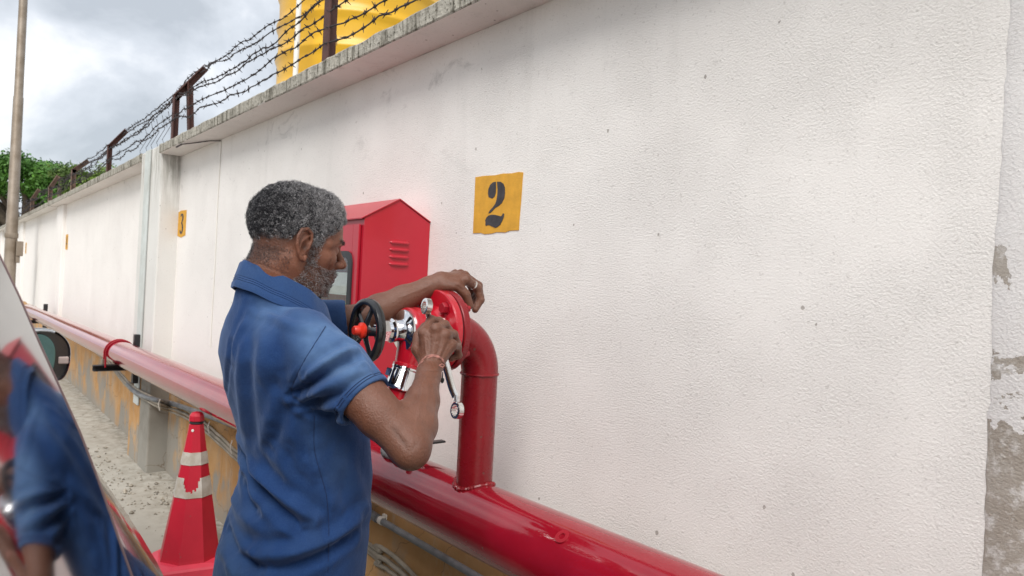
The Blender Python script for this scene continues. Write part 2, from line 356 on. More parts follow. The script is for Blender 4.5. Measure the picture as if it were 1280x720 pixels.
# reflective film on the car's rear screen
m_, nt_, b_ = newmat('reflective_window_film'); b_.inputs['Metallic'].default_value = 1.0; b_.inputs['Base Color'].default_value = (0.53, 0.53, 0.53, 1); b_.inputs['Roughness'].default_value = 0.07
M['film'] = m_
m_, nt_, b_ = newmat('mirror_glass'); b_.inputs['Metallic'].default_value = 1.0; b_.inputs['Base Color'].default_value = (0.14, 0.25, 0.26, 1); b_.inputs['Roughness'].default_value = 0.03
M['mirror'] = m_
m_, nt_, b_ = newmat('window_glass'); b_.inputs['Base Color'].default_value = (0.9, 0.95, 0.93, 1); b_.inputs['Roughness'].default_value = 0.02; b_.inputs['Transmission Weight'].default_value = 1.0; b_.inputs['IOR'].default_value = 1.45
M['glass'] = m_
m_, nt_, b_ = newmat('dark_auto_glass'); b_.inputs['Base Color'].default_value = (0.01, 0.012, 0.013, 1); b_.inputs['Roughness'].default_value = 0.03
M['autoglass'] = m_

def add_specks(m, scale, thr, dens, col, amt=.8):
    """small chips and grime spots in the paint"""
    nt = m.node_tree; b = nt.nodes['Principled BSDF']; src = b.inputs['Base Color'].links[0].from_socket
    g = N(nt, 'ShaderNodeNewGeometry').outputs['Position']
    vo = N(nt, 'ShaderNodeTexVoronoi', inp={'Scale': scale}); nt.links.new(g, vo.inputs['Vector'])
    f = math_(nt, 'MULTIPLY', math_(nt, 'LESS_THAN', math_(nt, 'ADD', vo.outputs['Distance'], rng(nt, noise(nt, g, scale * 5, 4), .3, .7, -.05, .05)), thr), math_(nt, 'GREATER_THAN', noise(nt, g, scale * .23, 2), dens))
    nt.links.new(mixc(nt, math_(nt, 'MULTIPLY', f, amt), src, col), b.inputs['Base Color'])
    nt.links.new(math_(nt, 'MAXIMUM', math_(nt, 'MULTIPLY', f, .8), b.inputs['Roughness'].links[0].from_socket if b.inputs['Roughness'].links else b.inputs['Roughness'].default_value), b.inputs['Roughness'])
add_specks(M['pipe_red'], 22, .055, .54, (.10, .05, .04)); add_specks(M['riser_red'], 26, .08, .48, (.12, .06, .045)); add_specks(M['cab_red'], 14, .05, .56, (.22, .05, .04), .6)
add_specks(M['cone'], 30, .10, .52, (.30, .10, .09), .7); add_specks(M['cone_base'], 26, .13, .46, (.25, .14, .12), .7); add_specks(M['tape'], 40, .14, .5, (.22, .19, .16), .8); add_specks(M['valve_red'], 40, .07, .55, (.2, .03, .03), .7)
# ------------------------------------------------------------------ ground
YW, YP, ZC0, ZC1 = 1.37, 1.235, 2.36, 2.428            # wall face, pilaster face, coping bottom and top
mb = MB(); mb.add([(-150,-150,0),(150,-150,0),(150,150,0),(-150,150,0)], [(0,1,2,3)])
g_ = mb.build('ground', M['ground'], loc=(0,0,0)); setp(g_, kind='structure')

# ------------------------------------------------------------------ boundary wall
wall = thing('boundary_wall', 'long white stucco boundary wall with ochre foot and weathered concrete coping', 'wall', (-5, YW, 0))
PIL = [(-0.365, 0.40), (-6.22, -5.57), (-12.15, -11.50), (-18.1, -17.45), (-24.1, -23.4), (-30.2, -29.5), (-36.2, -35.5)]
edges = [6.6] + [q for a, b in PIL for q in (b, a)] + [-44.0]
for i in range(0, len(edges), 2):
    x1, x0 = edges[i], edges[i+1]
    mb = MB(); mb.box((x0, YW, -0.3), (x1, YW + 0.2, ZC0 - 0.001)); mb.build('wall_panel', M['wall'], wall)
for k, (a, b) in enumerate(PIL):
    zt = ZC1 + 0.004 if k else ZC1
    if k == 0:
        q_ = np.random.default_rng(8); zz_ = np.linspace(-.3, ZC0 - .001, 130); jj_ = q_.normal(0, .0010, 130) + .002 * np.sin(zz_ * 7) + .0012 * np.sin(zz_ * 19)
        mb = MB(); mb.rings([[(a + jj_[i] - .004, YW - .0005, z), (a + jj_[i] + .002, YW - .0030, z), (a + .05, YW - .004, z), (b, YW - .004, z), (b, YW + .2, z), (a, YW + .2, z)] for i, z in enumerate(zz_)], True, True); o = mb.build('pilaster', M['peel'], wall); o['label'] = 'white pilaster with peeling plaster at the right edge'
        continue
    j = a + 0.35
    # two abutting pilasters with an open joint between them; the farther ones stand out less
    YP_ = YP if k == 1 else YW - .045; mt_ = M['pilaster'] if k == 1 else M['wall']
    mb = MB(); mb.box((a, YP_, -0.3), (j - 0.012, YW + 0.2, zt if k == 1 else ZC0 - .001), 0.01); o = mb.build('pilaster', mt_, wall)
    mb = MB(); mb.box((j + 0.012, YP_, -0.3), (b, YW + 0.2, zt if k == 1 else ZC0 - .001), 0.01); mb.build('pilaster', M['pil_cement'] if k == 1 else mt_, wall)
    mb = MB(); mb.box((j - 0.011, YP_ + 0.025, -0.3), (j + 0.011, YW + 0.19, ZC0 - 0.01)); mb.build('joint_filler', M['crack'], wall)
    if k == 1:
        mb = MB(); mb.box((j - 0.17, YP - 0.012, 0.45), (j - 0.013, YP, zt - 0.005), 0.003); o = mb.build('joint_cover', M['greenwhite'], wall); o['label'] = 'pale grey green strip over the wall joint'
# coping: a precast slab per bay, lumpy edge
def coping(x0, x1, name='coping'):
    n = max(2, int((x1 - x0) / 0.05)); pts = []
    xs = np.linspace(x0, x1, n); r = np.random.default_rng(int(abs(x0) * 10))
    rs = []
    jit = np.cumsum(r.normal(0, 1, n)); jit = (jit - np.convolve(jit, np.ones(9) / 9, 'same')) * 0.0022
    j2 = r.normal(0, 0.0016, n)
    for i, x in enumerate(xs):
        y0 = 1.218 + j2[i]
        rs.append([(x, YW + 0.25, ZC0), (x, y0 + 0.004, ZC0 + j2[i]), (x, y0, ZC0 + 0.006), (x, y0 - 0.002, ZC1 - 0.012 + jit[i]), (x, y0 + 0.010, ZC1 + jit[i]), (x, YW + 0.12, ZC1 + 0.006 + jit[i] * .5), (x, YW + 0.25, ZC1)])
    mb = MB(); mb.rings(rs, True, False); o = mb.build(name, M['coping'], wall); o.data.materials.append(M['wall'])
    for p in o.data.polygons:
        if p.normal.z < -.7: p.material_index = 1
    return o
cop_x = [-0.33 + 0.73 + 6.2, -5.57]
coping(-5.565, 6.6)
for k in range(1, len(PIL)):
    coping((PIL[k+1][1] if k + 1 < len(PIL) else -44) + 0.005 - (.64 if k + 1 < len(PIL) else 0), PIL[k][0] - 0.005)
# thin cable drop down the wall in the second bay
p0 = onY(262, 176, YW - 0.004)
mb = MB(); pts = [(-4.62 + 0.004 * math.sin(z * 9), YW - 0.004, z) for z in np.linspace(1.02, 2.35, 24)]
mb.tube(pts, 0.003, 6); o = mb.build('wall_wire', M['pvc']); setp(o, 'thin pale wire running down the white wall right of the painted 3', 'wire')
mb = MB(); mb.tube([(-4.62, YW - .004, 2.35), (-4.70, YW - .05, 2.352), (-4.85, YW - .10, 2.350), (-4.98, YW - .148, 2.349)], 0.004, 6); mb.tube([(-4.98, YW - .148, 2.349), (-5.1, YW - .15, 2.345)], 0.006, 6)
o = mb.build('loose_wire', M['wire']); setp(o, 'short dark wire end hanging under the coping above the painted 3', 'wire')

# painted bay numbers: thin coats of paint on the wall
def paint(name, poly, m, parent, y, t=0.0015):
    mb = MB(); mb.prism([(p[0], y, p[1]) for p in poly], (0, -t, 0)); return mb.build(name, m, parent)
def px_poly(pts, off, sc): return [tuple(onY(off[0] + x / sc, off[1] + y / sc, YW)[[0, 2]]) for x, y in pts]
panel2 = thing('bay_number_sign', 'large yellow painted square with a black stencilled 2', 'sign', (-1.735, YW, 1.675), 'painted bay numbers on the wall')
paint('yellow_square', px_poly([(250,155),(330,143),(430,137),(500,122),(580,120),(640,107),(680,112),(672,200),(664,330),(655,430),(646,540),(640,632),(560,636),(520,652),(440,650),(400,662),(330,668),(300,656),(228,660),(232,560),(238,440),(244,300)], (560,200), 7.2), M['sign_y'], panel2, YW - 0.0005)
dg = [[(436,196),(410,202),(385,225),(370,262),(366,300),(372,335),(404,347),(425,330),(436,295),(438,250)],
      [(447,196),(480,197),(505,215),(518,250),(519,300),(512,345),(492,385),(465,412),(430,432),(405,460),(385,478),(368,480),(385,452),(410,425),(432,395),(443,360),(450,320),(453,270)],
      [(398,493),(430,494),(460,502),(480,508),(492,500),(500,480),(512,485),(508,515),(496,545),(475,585),(450,604),(432,612),(405,600),(380,588),(362,586),(350,594),(342,585),(345,560),(340,545),(352,518),(372,500)]]
for q in dg: paint('digit', px_poly(q, (560,200), 7.2), M['sign_k'], panel2, YW - 0.0022, 0.001)
def small_sign(x0, x1, z0, z1, digit, label, skew=0.0):
    s = thing('bay_number_sign', label, 'sign', ((x0 + x1) / 2, YW, z0), 'painted bay numbers on the wall')
    w_, h_ = x1 - x0, z1 - z0
    paint('yellow_square', [(x0, z0 + .01), (x0 + w_ * .45, z0 - .004), (x1, z0 + skew), (x1, z1), (x0 + w_ * .3, z1 + .004), (x0, z1 - .006)], M['sign_y'], s, YW - 0.0005)
    for poly in digit: paint('digit', [(x0 + w_ * a, z0 + h_ * b) for a, b in poly], M['sign_k'], s, YW - 0.0022, 0.001)
D3 = [[(.30,.80),(.36,.88),(.50,.90),(.62,.86),(.68,.76),(.66,.64),(.54,.55),(.62,.48),(.70,.38),(.68,.24),(.58,.14),(.44,.11),(.32,.15),(.27,.25),(.36,.28),(.42,.20),(.50,.18),(.54,.28),(.54,.40),(.46,.50),(.40,.53),(.48,.60),(.53,.70),(.52,.80),(.46,.84),(.40,.78)]]
D4 = [[(.55,.12),(.66,.12),(.66,.90),(.55,.90)], [(.28,.34),(.52,.34),(.52,.42),(.36,.42),(.52,.72),(.52,.88),(.28,.42)], [(.69,.34),(.78,.34),(.78,.42),(.69,.42)]]
D5 = [[(.32,.88),(.66,.88),(.66,.78),(.42,.78),(.41,.60),(.56,.60),(.68,.50),(.70,.32),(.60,.15),(.42,.11),(.30,.18),(.30,.28),(.44,.20),(.55,.26),(.57,.42),(.50,.52),(.31,.50)]]
small_sign(-5.565, -5.35, 1.752, 1.945, D3, 'small yellow painted square with a black 3 beside the jointed pilaster', 0.01)
small_sign(-11.44, -11.22, 1.72, 1.93, D4, 'narrow looking yellow square with black 4 on the far wall')
small_sign(-17.2, -16.98, 1.70, 1.92, D5, 'farthest small yellow number square on the white wall')
# chips in the plaster
ch = MB()
for (x, y, s) in ((223, 193, .03), (217, 218, .014)):
    c = onY(x, y, YW); ch.lathe((c[0], YW - 0.003, c[2]), (0, -1, 0), [(0, s), (0.004, s * .8), (0.012, s * .35)], 8)
o = ch.build('plaster_stain', M['rust_light'], wall); 

# ------------------------------------------------------------------ posts on the coping
def post(x, label, h=0.30, arm=(0.30, 0.22), brace=True, m='rust', w_=0.05):
    t = thing('wire_post', label, 'post', (x, 1.30, ZC1), 'rusty posts on the coping')
    def angle_bar(p, q, name, w=w_):
        p = np.array(p); q = np.array(q); d = unit(q - p); sx = np.array([1, 0, 0.]); n_ = np.cross(d, sx); th = 0.006
        mb = MB()
        a = [p + sx * 0, p + sx * w, p + sx * w + n_ * th, p + sx * th + n_ * th, p + sx * th + n_ * w, p + n_ * w]
        mb.prism(a, q - p); return mb.build(name, M[m], t)
    top = (x, 1.30, ZC1 + h)
    angle_bar((x, 1.30, ZC1 - 0.02), top, 'upright')
    angle_bar((x, 1.295, ZC1 + h - 0.01), (x + .0, 1.30 + arm[0], ZC1 + h + arm[1]), 'arm')
    if brace: angle_bar((x + 0.008, 1.42, ZC1 - 0.02), (x + 0.008, 1.385, ZC1 + h + 0.115), 'brace')
    return t
PX = [-2.98, -5.62, -8.2, -10.7, -13.1, -15.8]
post(PX[0], 'thick rusty brown angle iron post in front of the yellow tank', 0.56, (0.20, 0.26), False, w_=0.062)
post(PX[1], 'rusty forked post with two legs and a slanted arm on the coping', 0.385, (0.20, 0.27), True)
post(PX[2], 'thin rusty bent post left of the forked post', 0.335, (0.15, 0.20), False)
post(PX[3], 'pale rusty bent post against the yellow green tree crown', 0.34, (0.17, 0.16), False, 'rust_light', 0.06)
post(PX[4], 'faint pale brown slanted post in front of the dark green crown', 0.30, (0.1, 0.2), False, 'rust_light', 0.06)
post(PX[5], 'farthest pale slanted post near the lamp pole', 0.30, (0.1, 0.2), False, 'rust_light', 0.06)
# barbed strands
def strand(P, label, sag=0.05, seed=0, double=False):
    r = np.random.default_rng(seed); mb = MB()
    for i in range(len(P) - 1):
        a, b = np.array(P[i]), np.array(P[i+1]); n = max(6, int(np.linalg.norm(b - a) / 0.085))
        wob = r.normal(0, 0.009, (n + 1, 3)); wob[0] = wob[-1] = 0
        wob = (wob + np.roll(wob, 1, 0) + np.roll(wob, -1, 0)) / 2; wob[0] = wob[-1] = 0
        sg = sag * r.uniform(.5, 1.3)
        pts = [a + (b - a) * t - np.array([0, 0, sg * 4 * t * (1 - t)]) + wob[k] for k, t in enumerate(np.linspace(0, 1, n + 1))]
        mb.tube(pts, 0.0035, 5)
        for k in range(n):
            if r.random() < .9:
                c = pts[k] * .5 + pts[k+1] * .5
                for q in range(2):
                    d = unit(r.normal(0, 1, 3)) * r.uniform(.013, .026); mb.tube([c - d, c, c + d], [.0012, .0032, .0012], 4)
                mb.tube([c - (pts[k+1]-pts[k]) * .13, c + (pts[k+1]-pts[k]) * .13], .0058, 5)
    o = mb.build('barbed_wire', M['wire']); return setp(o, label, 'barbed wire', 'barbed wire strands above the wall')
S_ = [(0.0, 0.19, 0.13, 0.03), (0.0, 0.235, 0.20, 0.05), (0.01, 0.355, 0.27, 0.03), (0.03, 0.40, 0.36, 0.06), (0.17, 0.59, 0.52, 0.05), (0.19, 0.63, 0.60, 0.03)]
names = ['lowest strand of barbed wire just above the coping', 'second lowest strand of barbed wire above the wall', 'strand of barbed wire just below the post bends', 'strand of barbed wire tied at the post bends', 'sagging strand of barbed wire just below the topmost one', 'topmost strand of barbed wire along the arm tips']
for i, (dy, dz, dz1, sag) in enumerate(S_):
    P = [(0.6, 1.30 + dy, ZC1 + dz1 * .9), (PX[0], 1.30 + dy, ZC1 + dz1)]
    for k, x in enumerate(PX[1:]): sc_ = (1, .80, .72, .7, .7)[k]; P.append((x, 1.30 + dy * sc_, ZC1 + dz * sc_))
    P.append((-18.5, 1.30 + dy * .7, ZC1 + dz * .7)); strand(P, names[i], sag, i + 3)
r = np.random.default_rng(5)
for k in range(5):
    c = np.array([-7.3 + .25 * k + r.uniform(-.1, .1), 1.45, ZC1 + .42]); mb = MB(); mb.tube([c, c + (0.03, .02, -.12), c + (-.02, -.03, -.24), c + (.03, 0, -.36)], .0022, 4)
    o = mb.build('hanging_wire', M['wire']); setp(o, ('leftmost', 'second', 'middle', 'fourth', 'rightmost')[k] + ' of the loose wire ends hanging left of the forked post', 'wire', 'loose wire ends')

# ------------------------------------------------------------------ yellow water tank behind the wall
TC = np.array([-5.58, 2.80]); TR = 0.70
tank = thing('water_tank', 'yellow ribbed plastic water tank behind the wall', 'water tank', (TC[0], TC[1], 2.6))
prof = [(0, TR - .04), (.02, TR)]
zz = 0.10
while zz < 1.75:
    prof += [(zz, TR), (zz + .05, TR + .003), (zz + .08, TR + .019), (zz + .10, TR + .019), (zz + .125, TR + .001), (zz + .17, TR - 0.003)]; zz += .27
prof += [(1.9, TR), (1.96, TR - .03), (2.08, TR * .62), (2.14, .26), (2.18, .25)]
mb = MB(); mb.lathe((TC[0], TC[1], 2.6), (0, 0, 1), prof, 72); mb.build('tank_body', M['tank'], tank)
mb = MB(); mb.lathe((TC[0], TC[1], 4.78), (0, 0, 1), [(0, .28), (.05, .28), (.07, .24), (.08, .1)], 32); mb.build('lid', M['tank'], tank)
st = thing('tank_stand', 'concrete tank stand hidden behind the boundary wall', 'stand', (TC[0], TC[1], 0))
mb = MB(); mb.box((TC[0] - .9, TC[1] - .85, 2.42), (TC[0] + .9, TC[1] + .9, 2.6), .01); mb.build('slab', M['coping'], st)
for sx in (-.75, .75):
    for sy in (-.7, .7):
        mb = MB(); mb.box((TC[0] + sx - .12, TC[1] + sy - .12, 0), (TC[0] + sx + .12, TC[1] + sy + .12, 2.42), .01); mb.build('column', M['coping'], st)
pp = at(372, 40, 5.25)
mb = MB(); mb.tube([(pp[0], pp[1], 0), (pp[0], pp[1], 2.0), (pp[0], pp[1], 4.0), (pp[0], pp[1], 5.1)], 0.020, 14)
o = mb.build('standpipe', M['pvc']); setp(o, 'white plastic pipe standing upright in front of the yellow tank', 'pipe')

# ------------------------------------------------------------------ lamp pole
pc = at(14, 300, 12.0); pole = thing('lamp_pole', 'tall grey galvanised pole with clamp box at the far left', 'pole', (pc[0], pc[1], 0))
mb = MB(); mb.lathe((pc[0], pc[1], 0), (0, 0, 1), [(0, .095), (2.4, .088), (2.41, .084), (4.38, .076), (4.40, .068), (8.2, .058), (8.25, 0.01)], 24); mb.build('shaft', M['galv'], pole)
mb = MB(); mb.lathe((pc[0], pc[1], 1.93), (0, 0, 1), [(0, .098), (.02, .102), (.07, .102), (.09, .096)], 24); mb.build('clamp_band', M['galv'], pole)
mb = MB(); mb.box((pc[0] + .03, pc[1] + .07, 1.62), (pc[0] + .12, pc[1] + .17, 1.88), .01); mb.box((pc[0] + .05, pc[1] + .07, 1.50), (pc[0] + .10, pc[1] + .13, 1.62), .008); mb.build('junction_box', M['galv'], pole)

# ------------------------------------------------------------------ trees
def tree(name, label, base, trunk_h, blobs, m, nleaf, leaf, seed):
    r = np.random.default_rng(seed)
    t = thing(name, label, 'tree', base)
    b = np.array(base, float); mb = MB()
    top = b + (0, 0, trunk_h); mb.tube([b, b + (0.1, .05, trunk_h * .5), top], [.28, .22, .16], 10)
    for c, rad in blobs:
        c = np.array(c); mb.tube([top - (0, 0, .3), (top + c) / 2 + r.normal(0, .15, 3), c], [.13, .08, .03], 7)
    mb.build('trunk', M['bark'], t)
    vs_, fs = [], []
    W = np.array([rad ** 2 for _, rad in blobs]); W = W / W.sum()
    for i in range(nleaf):
        c, rad = blobs[r.choice(len(blobs), p=W)]
        d = unit(r.normal(0, 1, 3)); rr = rad * (0.55 + 0.5 * r.random()) * (1 + .18 * math.sin(7 * d[0] + 3 * d[2]) * math.cos(6 * d[1]))
        p = np.array(c) + d * rr * (1, 1, .62)
        cl = p + r.normal(0, .07, 3)
        n_ = unit(d + r.normal(0, .6, 3)); u = unit(np.cross(n_, r.normal(0, 1, 3))); w_ = np.cross(n_, u); s = leaf * r.uniform(.6, 1.3)
        k = len(vs_); vs_ += [cl - u * s, cl - w_ * s * .45, cl + u * s, cl + w_ * s * .45]; fs.append((k, k+1, k+2, k+3))
    me = mesh_np('crown', np.array(vs_) - b, fs); link('crown', me, m, t, base)
    return t
r = np.random.default_rng(11)
def blobs_around(c, sx, sy, sz, n, r0, r1, seed):
    q = np.random.default_rng(seed); return [((c[0] + q.uniform(-sx, sx), c[1] + q.uniform(-sy, sy), c[2] + q.uniform(-sz, sz)), q.uniform(r0, r1)) for _ in range(n)]
c1 = at(32, 238, 24); tree('shade_tree', 'large bright green tree behind the lamp pole', (c1[0], c1[1], 0), 2.4, blobs_around(c1 + (0, 0, -.1), 1.2, 2.2, .95, 36, .40, .75, 2), M['leafg'], 36000, .075, 3)
c2 = at(106, 217, 17); tree('small_tree', 'small yellow green tree crown right of the large tree', (c2[0], c2[1], 0), 1.8, blobs_around(c2 + (0, 0, -.25), .35, .55, .35, 13, .22, .36, 5), M['leafy'], 9000, .045, 8)
c3 = at(52, 262, 15); tree('bare_shrub', 'dry grey green shrub behind the far wall', (c3[0], c3[1] + .5, 0), 1.6, blobs_around(c3 + (0, .5, -.2), .5, .4, .2, 8, .18, .3, 9), M['leafg'], 2500, .04, 9)
# a weed on the coping
mb = MB()
for k in range(9):
    c = np.array([-7.05, 1.45, ZC1]); d = np.array([r.normal(0, .05), r.normal(0, .05), r.uniform(.05, .11)]); u = unit(np.cross(d, [0.3, 1, 0])) * .009
    mb.add([c, c + d * .5 + u, c + d, c + d * .5 - u], [(0, 1, 2, 3)])
o = mb.build('weed', M['leafy']); setp(o, 'tiny pale green weed growing on the coping', 'weed')

# ------------------------------------------------------------------ rubble at the wall foot
mb = MB()
for k in range(420):
    if k < 350: x = -5.55 + r.normal(0, .55); y = min(1.21, 1.10 - abs(r.normal(0, .16)))
    else: x = r.uniform(-9, -1.5); y = r.uniform(.5, 1.32)
    if k < 350 and r.random() < .3: x = -5.0 + r.normal(0, .25); y = r.uniform(1.1, 1.32)
    s = r.uniform(.003, .010) if r.random() < .92 else r.uniform(.010, .019)
    P = r.normal(0, 1, (6, 3)); P /= np.linalg.norm(P, axis=1)[:, None]; 
    o8 = np.array([(1,0,0),(-1,0,0),(0,1,0),(0,-1,0),(0,0,.7),(0,0,-.7)]) * s * r.uniform(.6, 1.3, (6, 1)) + (x, y, s * .4)
    mb.add(o8, [(0,2,4),(2,1,4),(1,3,4),(3,0,4),(2,0,5),(1,2,5),(3,1,5),(0,3,5)])
o = mb.build('rubble', M['rubble']); setp(o, 'loose chips of plaster and gravel at the foot of the wall', None, None, 'stuff')
# ------------------------------------------------------------------ fire main
def paxis(x): return np.array([x, 1.10, 0.90 + 0.0102 * (x + 1.43)])
PR = 0.090
main = thing('fire_main_pipe', 'thick glossy red pipe running along the wall with a riser and elbow', 'pipe', tuple(paxis(-1.43)))
xs = [-13.0, -12.9] + list(np.linspace(-12, 3.4, 23))
mb = MB(); mb.tube([paxis(x) for x in xs], [PR * .93, PR] + [PR] * 23, 56); mb.build('pipe_run', M['pipe_red'], main)
RX, RY = -1.43, 1.10; RR = 0.0475; EZ, ER = 1.272, 0.112
# riser with saddle weld and elbow
mb = MB(); mb.tube([(RX, RY, .95), (RX, RY, 1.1), (RX, RY, EZ)], RR, 40); mb.build('riser', M['riser_red'], main)
mb = MB(); pts = [(RX, RY - ER + ER * math.cos(a), EZ + .001 + ER * math.sin(a)) for a in np.linspace(0, PI/2, 14)]; mb.tube(pts, RR + 0.0012, 40); mb.build('elbow', M['riser_red'], main)
def bead(c, ax, R_, r_, name, m, seed, n=72, par=main):
    q = np.random.default_rng(seed); ax = unit(ax); u = unit(np.cross(ax, [.3, .2, .9] if abs(ax[2]) < .8 else [1, 0, 0])); w_ = np.cross(ax, u); pts, rr = [], []
    for i in range(n):
        a = 2*PI*i/n; pts.append(np.array(c) + (u * math.cos(a) + w_ * math.sin(a)) * R_ + ax * q.normal(0, r_ * .12)); rr.append(r_ * q.uniform(.75, 1.2))
    mb = MB(); mb.tube(pts, rr, 8, False, True); return mb.build(name, m, par)
bead((RX, RY, EZ), (0, 0, 1), RR + .001, .0034, 'weld_bead', M['riser_red'], 1)
# saddle weld follows the pipe's round top
pts, rr = [], []
q = np.random.default_rng(4)
for i in range(90):
    a = 2*PI*i/90; dy = (RR + .002) * math.sin(a); dx = (RR + .002) * math.cos(a); pts.append(paxis(RX + dx) + (0, dy, math.sqrt(PR**2 - dy**2) + 0.001)); rr.append(q.uniform(.0045, .0085))
mb = MB(); mb.tube(pts, rr, 8, False, True); mb.build('weld_bead', M['riser_red'], main)
FX, FZ = RX, EZ + .001 + ER; FY = RY - ER                      # flange face centre
bead((FX, FY, FZ), (0, 1, 0), RR + .001, .003, 'weld_bead', M['riser_red'], 2)
FR = 0.101
mb = MB(); mb.lathe((FX, FY + .004, FZ), (0, -1, 0), [(0, RR), (0, FR - .002), (.002, FR), (.017, FR), (.019, FR - .002), (.019, .03)], 72); mb.build('flange', M['riser_red'], main)
mb = MB(); mb.lathe((FX, FY - .0152, FZ), (0, -1, 0), [(0, FR - .006), (.004, FR - .006)], 60); mb.build('gasket', M['rubber'], main)
# washer lying on the pipe
c = onX(727, 657, -1.04); wp = paxis(-1.04); ang = math.radians(52)
ww = thing('washer', 'flat dark red washer stuck on the top of the thick red pipe', 'washer', tuple(wp))
n_ = np.array([0, -math.cos(ang), math.sin(ang)]); 
def ring_on(mb, c, ax, ri, ro, t, n=28):
    mb.lathe(c, ax, [(0, ri), (0, ro), (t, ro - .0005), (t, ri)], n, False); return mb
mb = MB()
cc = wp + n_ * (PR + .0005)
ax = n_; u = unit(np.cross(ax, [1, 0, 0])); v_ = np.cross(ax, u)
rs = []
for rad, d in ((.0075, 0), (.0165, 0), (.0165, .003), (.0075, .003)):
    rs.append([cc + ax * (d - .0008) + rad * (math.cos(2*PI*j/28) * u + math.sin(2*PI*j/28) * v_) for j in range(28)])
mb.rings(rs, False, True, True); o = mb.build('ring', M['bolt_red'], ww); COL.objects.unlink(o); bpy.data.objects.remove(o)
bpy.data.objects.remove(ww)
o = mb.build('washer', M['bolt_red']); setp(o, 'flat dark red washer stuck on the top of the thick red pipe', 'washer')
# pipe bracket at the jointed pilaster
def bracket(x, label, loops=True):
    t = thing('pipe_bracket', label, 'bracket', (x, YP, .7), 'black pipe brackets on the wall')
    a = paxis(x); z0 = a[2] - PR - 0.004
    mb = MB(); mb.box((x - .03, .93, z0 - .045), (x + .03, YP - .004, z0 - .040)); mb.box((x - .03, .93, z0 - .040), (x - .024, YP - .004, z0)); mb.box((x - .03, .93, z0 - .006), (x + .03, YP - .004, z0 - .0005)); mb.build('arm', M['blackmetal'], t)
    mb = MB(); mb.box((x + .03, YP - .05, z0 - .14), (x + .085, YP - .001, z0 + .235)); mb.build('upright', M['blackmetal'], t)
    if loops:
        for dx in (-.035, .035):
            pts = [a + (dx + .02 * math.sin(q), -(PR + .006) * math.cos(q), (PR + .006) * math.sin(q)) for q in np.linspace(-.1, PI + .1, 24)]
            pts = [pts[0] - (0, 0, .10)] + pts + [pts[-1] - (0, 0, .10)]
            mb = MB(); mb.tube(pts, .006, 8); mb.build('clamp_loop', M['bolt_red'], t)
        for dx, dy in ((-.045, -.10),):
            mb = MB(); mb.tube([a + (dx, dy, -.10), a + (dx, dy, -.055)], .016, 6); mb.build('nut', M['galv'], t)
    return t
bracket(-5.98, 'black pipe bracket with red clamp loops at the jointed pilaster')
bracket(-11.85, 'farthest small black pipe bracket near the end of the red pipe', False)

# ------------------------------------------------------------------ landing valve
VA = np.array([0, -1.0, 0]); VZ, VX = FZ, FX
valve = thing('hydrant_valve', 'bright red fire hydrant valve with chrome bonnet on the riser flange', 'valve', (VX, .9, VZ))
y0 = FY - .0195
mb = MB(); mb.lathe((VX, y0, VZ), VA, [(0, .03), (0, FR - .002), (.002, FR), (.016, FR), (.019, FR - .003), (.0195, FR - .010), (.0205, .062), (.026, .056), (.034, .052)], 72); mb.build('flange', M['valve_red'], valve)
mb = MB()
mb.lathe((VX, y0, VZ), VA, [(.020, .055), (.030, .053), (.040, .050), (.052, .052), (.064, .056), (.076, .057), (.084, .055), (.086, .0555), (.098, .0555), (.100, .054), (.100, .02)], 48)
od = unit((0, -.30, -.95)); oc = np.array([VX, y0 - .064, VZ])
mb.lathe(oc, od, [(0, .04), (.035, .041), (.055, .036), (.085, .031), (.088, .034), (.094, .034), (.094, .02)], 36)
mb.build('valve_body', M['valve_red'], valve)
yb = y0 - .100
def hexprism(mb, c, ax, r, d0, d1, ch=.0015, rot=0.0):
    ax = unit(ax); u = unit(np.cross(ax, [.0, .0, 1.0] if abs(ax[2]) < .8 else [1, 0, 0])); w_ = np.cross(ax, u)
    rs = [[np.array(c) + ax * d + rr * (math.cos(2*PI*j/6 + rot) * u + math.sin(2*PI*j/6 + rot) * w_) for j in range(6)] for d, rr in ((d0, r - ch), (d0 + ch, r), (d1 - ch, r), (d1, r - ch))]
    mb.rings(rs, True, False); return mb
mb = MB(); mb.lathe((VX, yb, VZ), VA, [(-.002, .050), (.004, .0505), (.007, .050), (.0085, .047), (.0095, .030), (.012, .0265), (.030, .0265), (.034, .029), (.040, .029), (.044, .0235), (.056, .021)], 48); mb.build('bonnet', M['chrome'], valve)
mb = MB(); hexprism(mb, (VX, yb, VZ), VA, .0275, .052, .074); hexprism(mb, (VX, yb, VZ), VA, .015, .074, .082); mb.build('gland_nut', M['chrome_dull'], valve)
yw = .766
mb = MB(); mb.tube([(VX, yb - .02, VZ), (VX, yb - .05, VZ), (VX, yw - .012, VZ)], .0075, 16); mb.build('spindle', M['chrome'], valve)
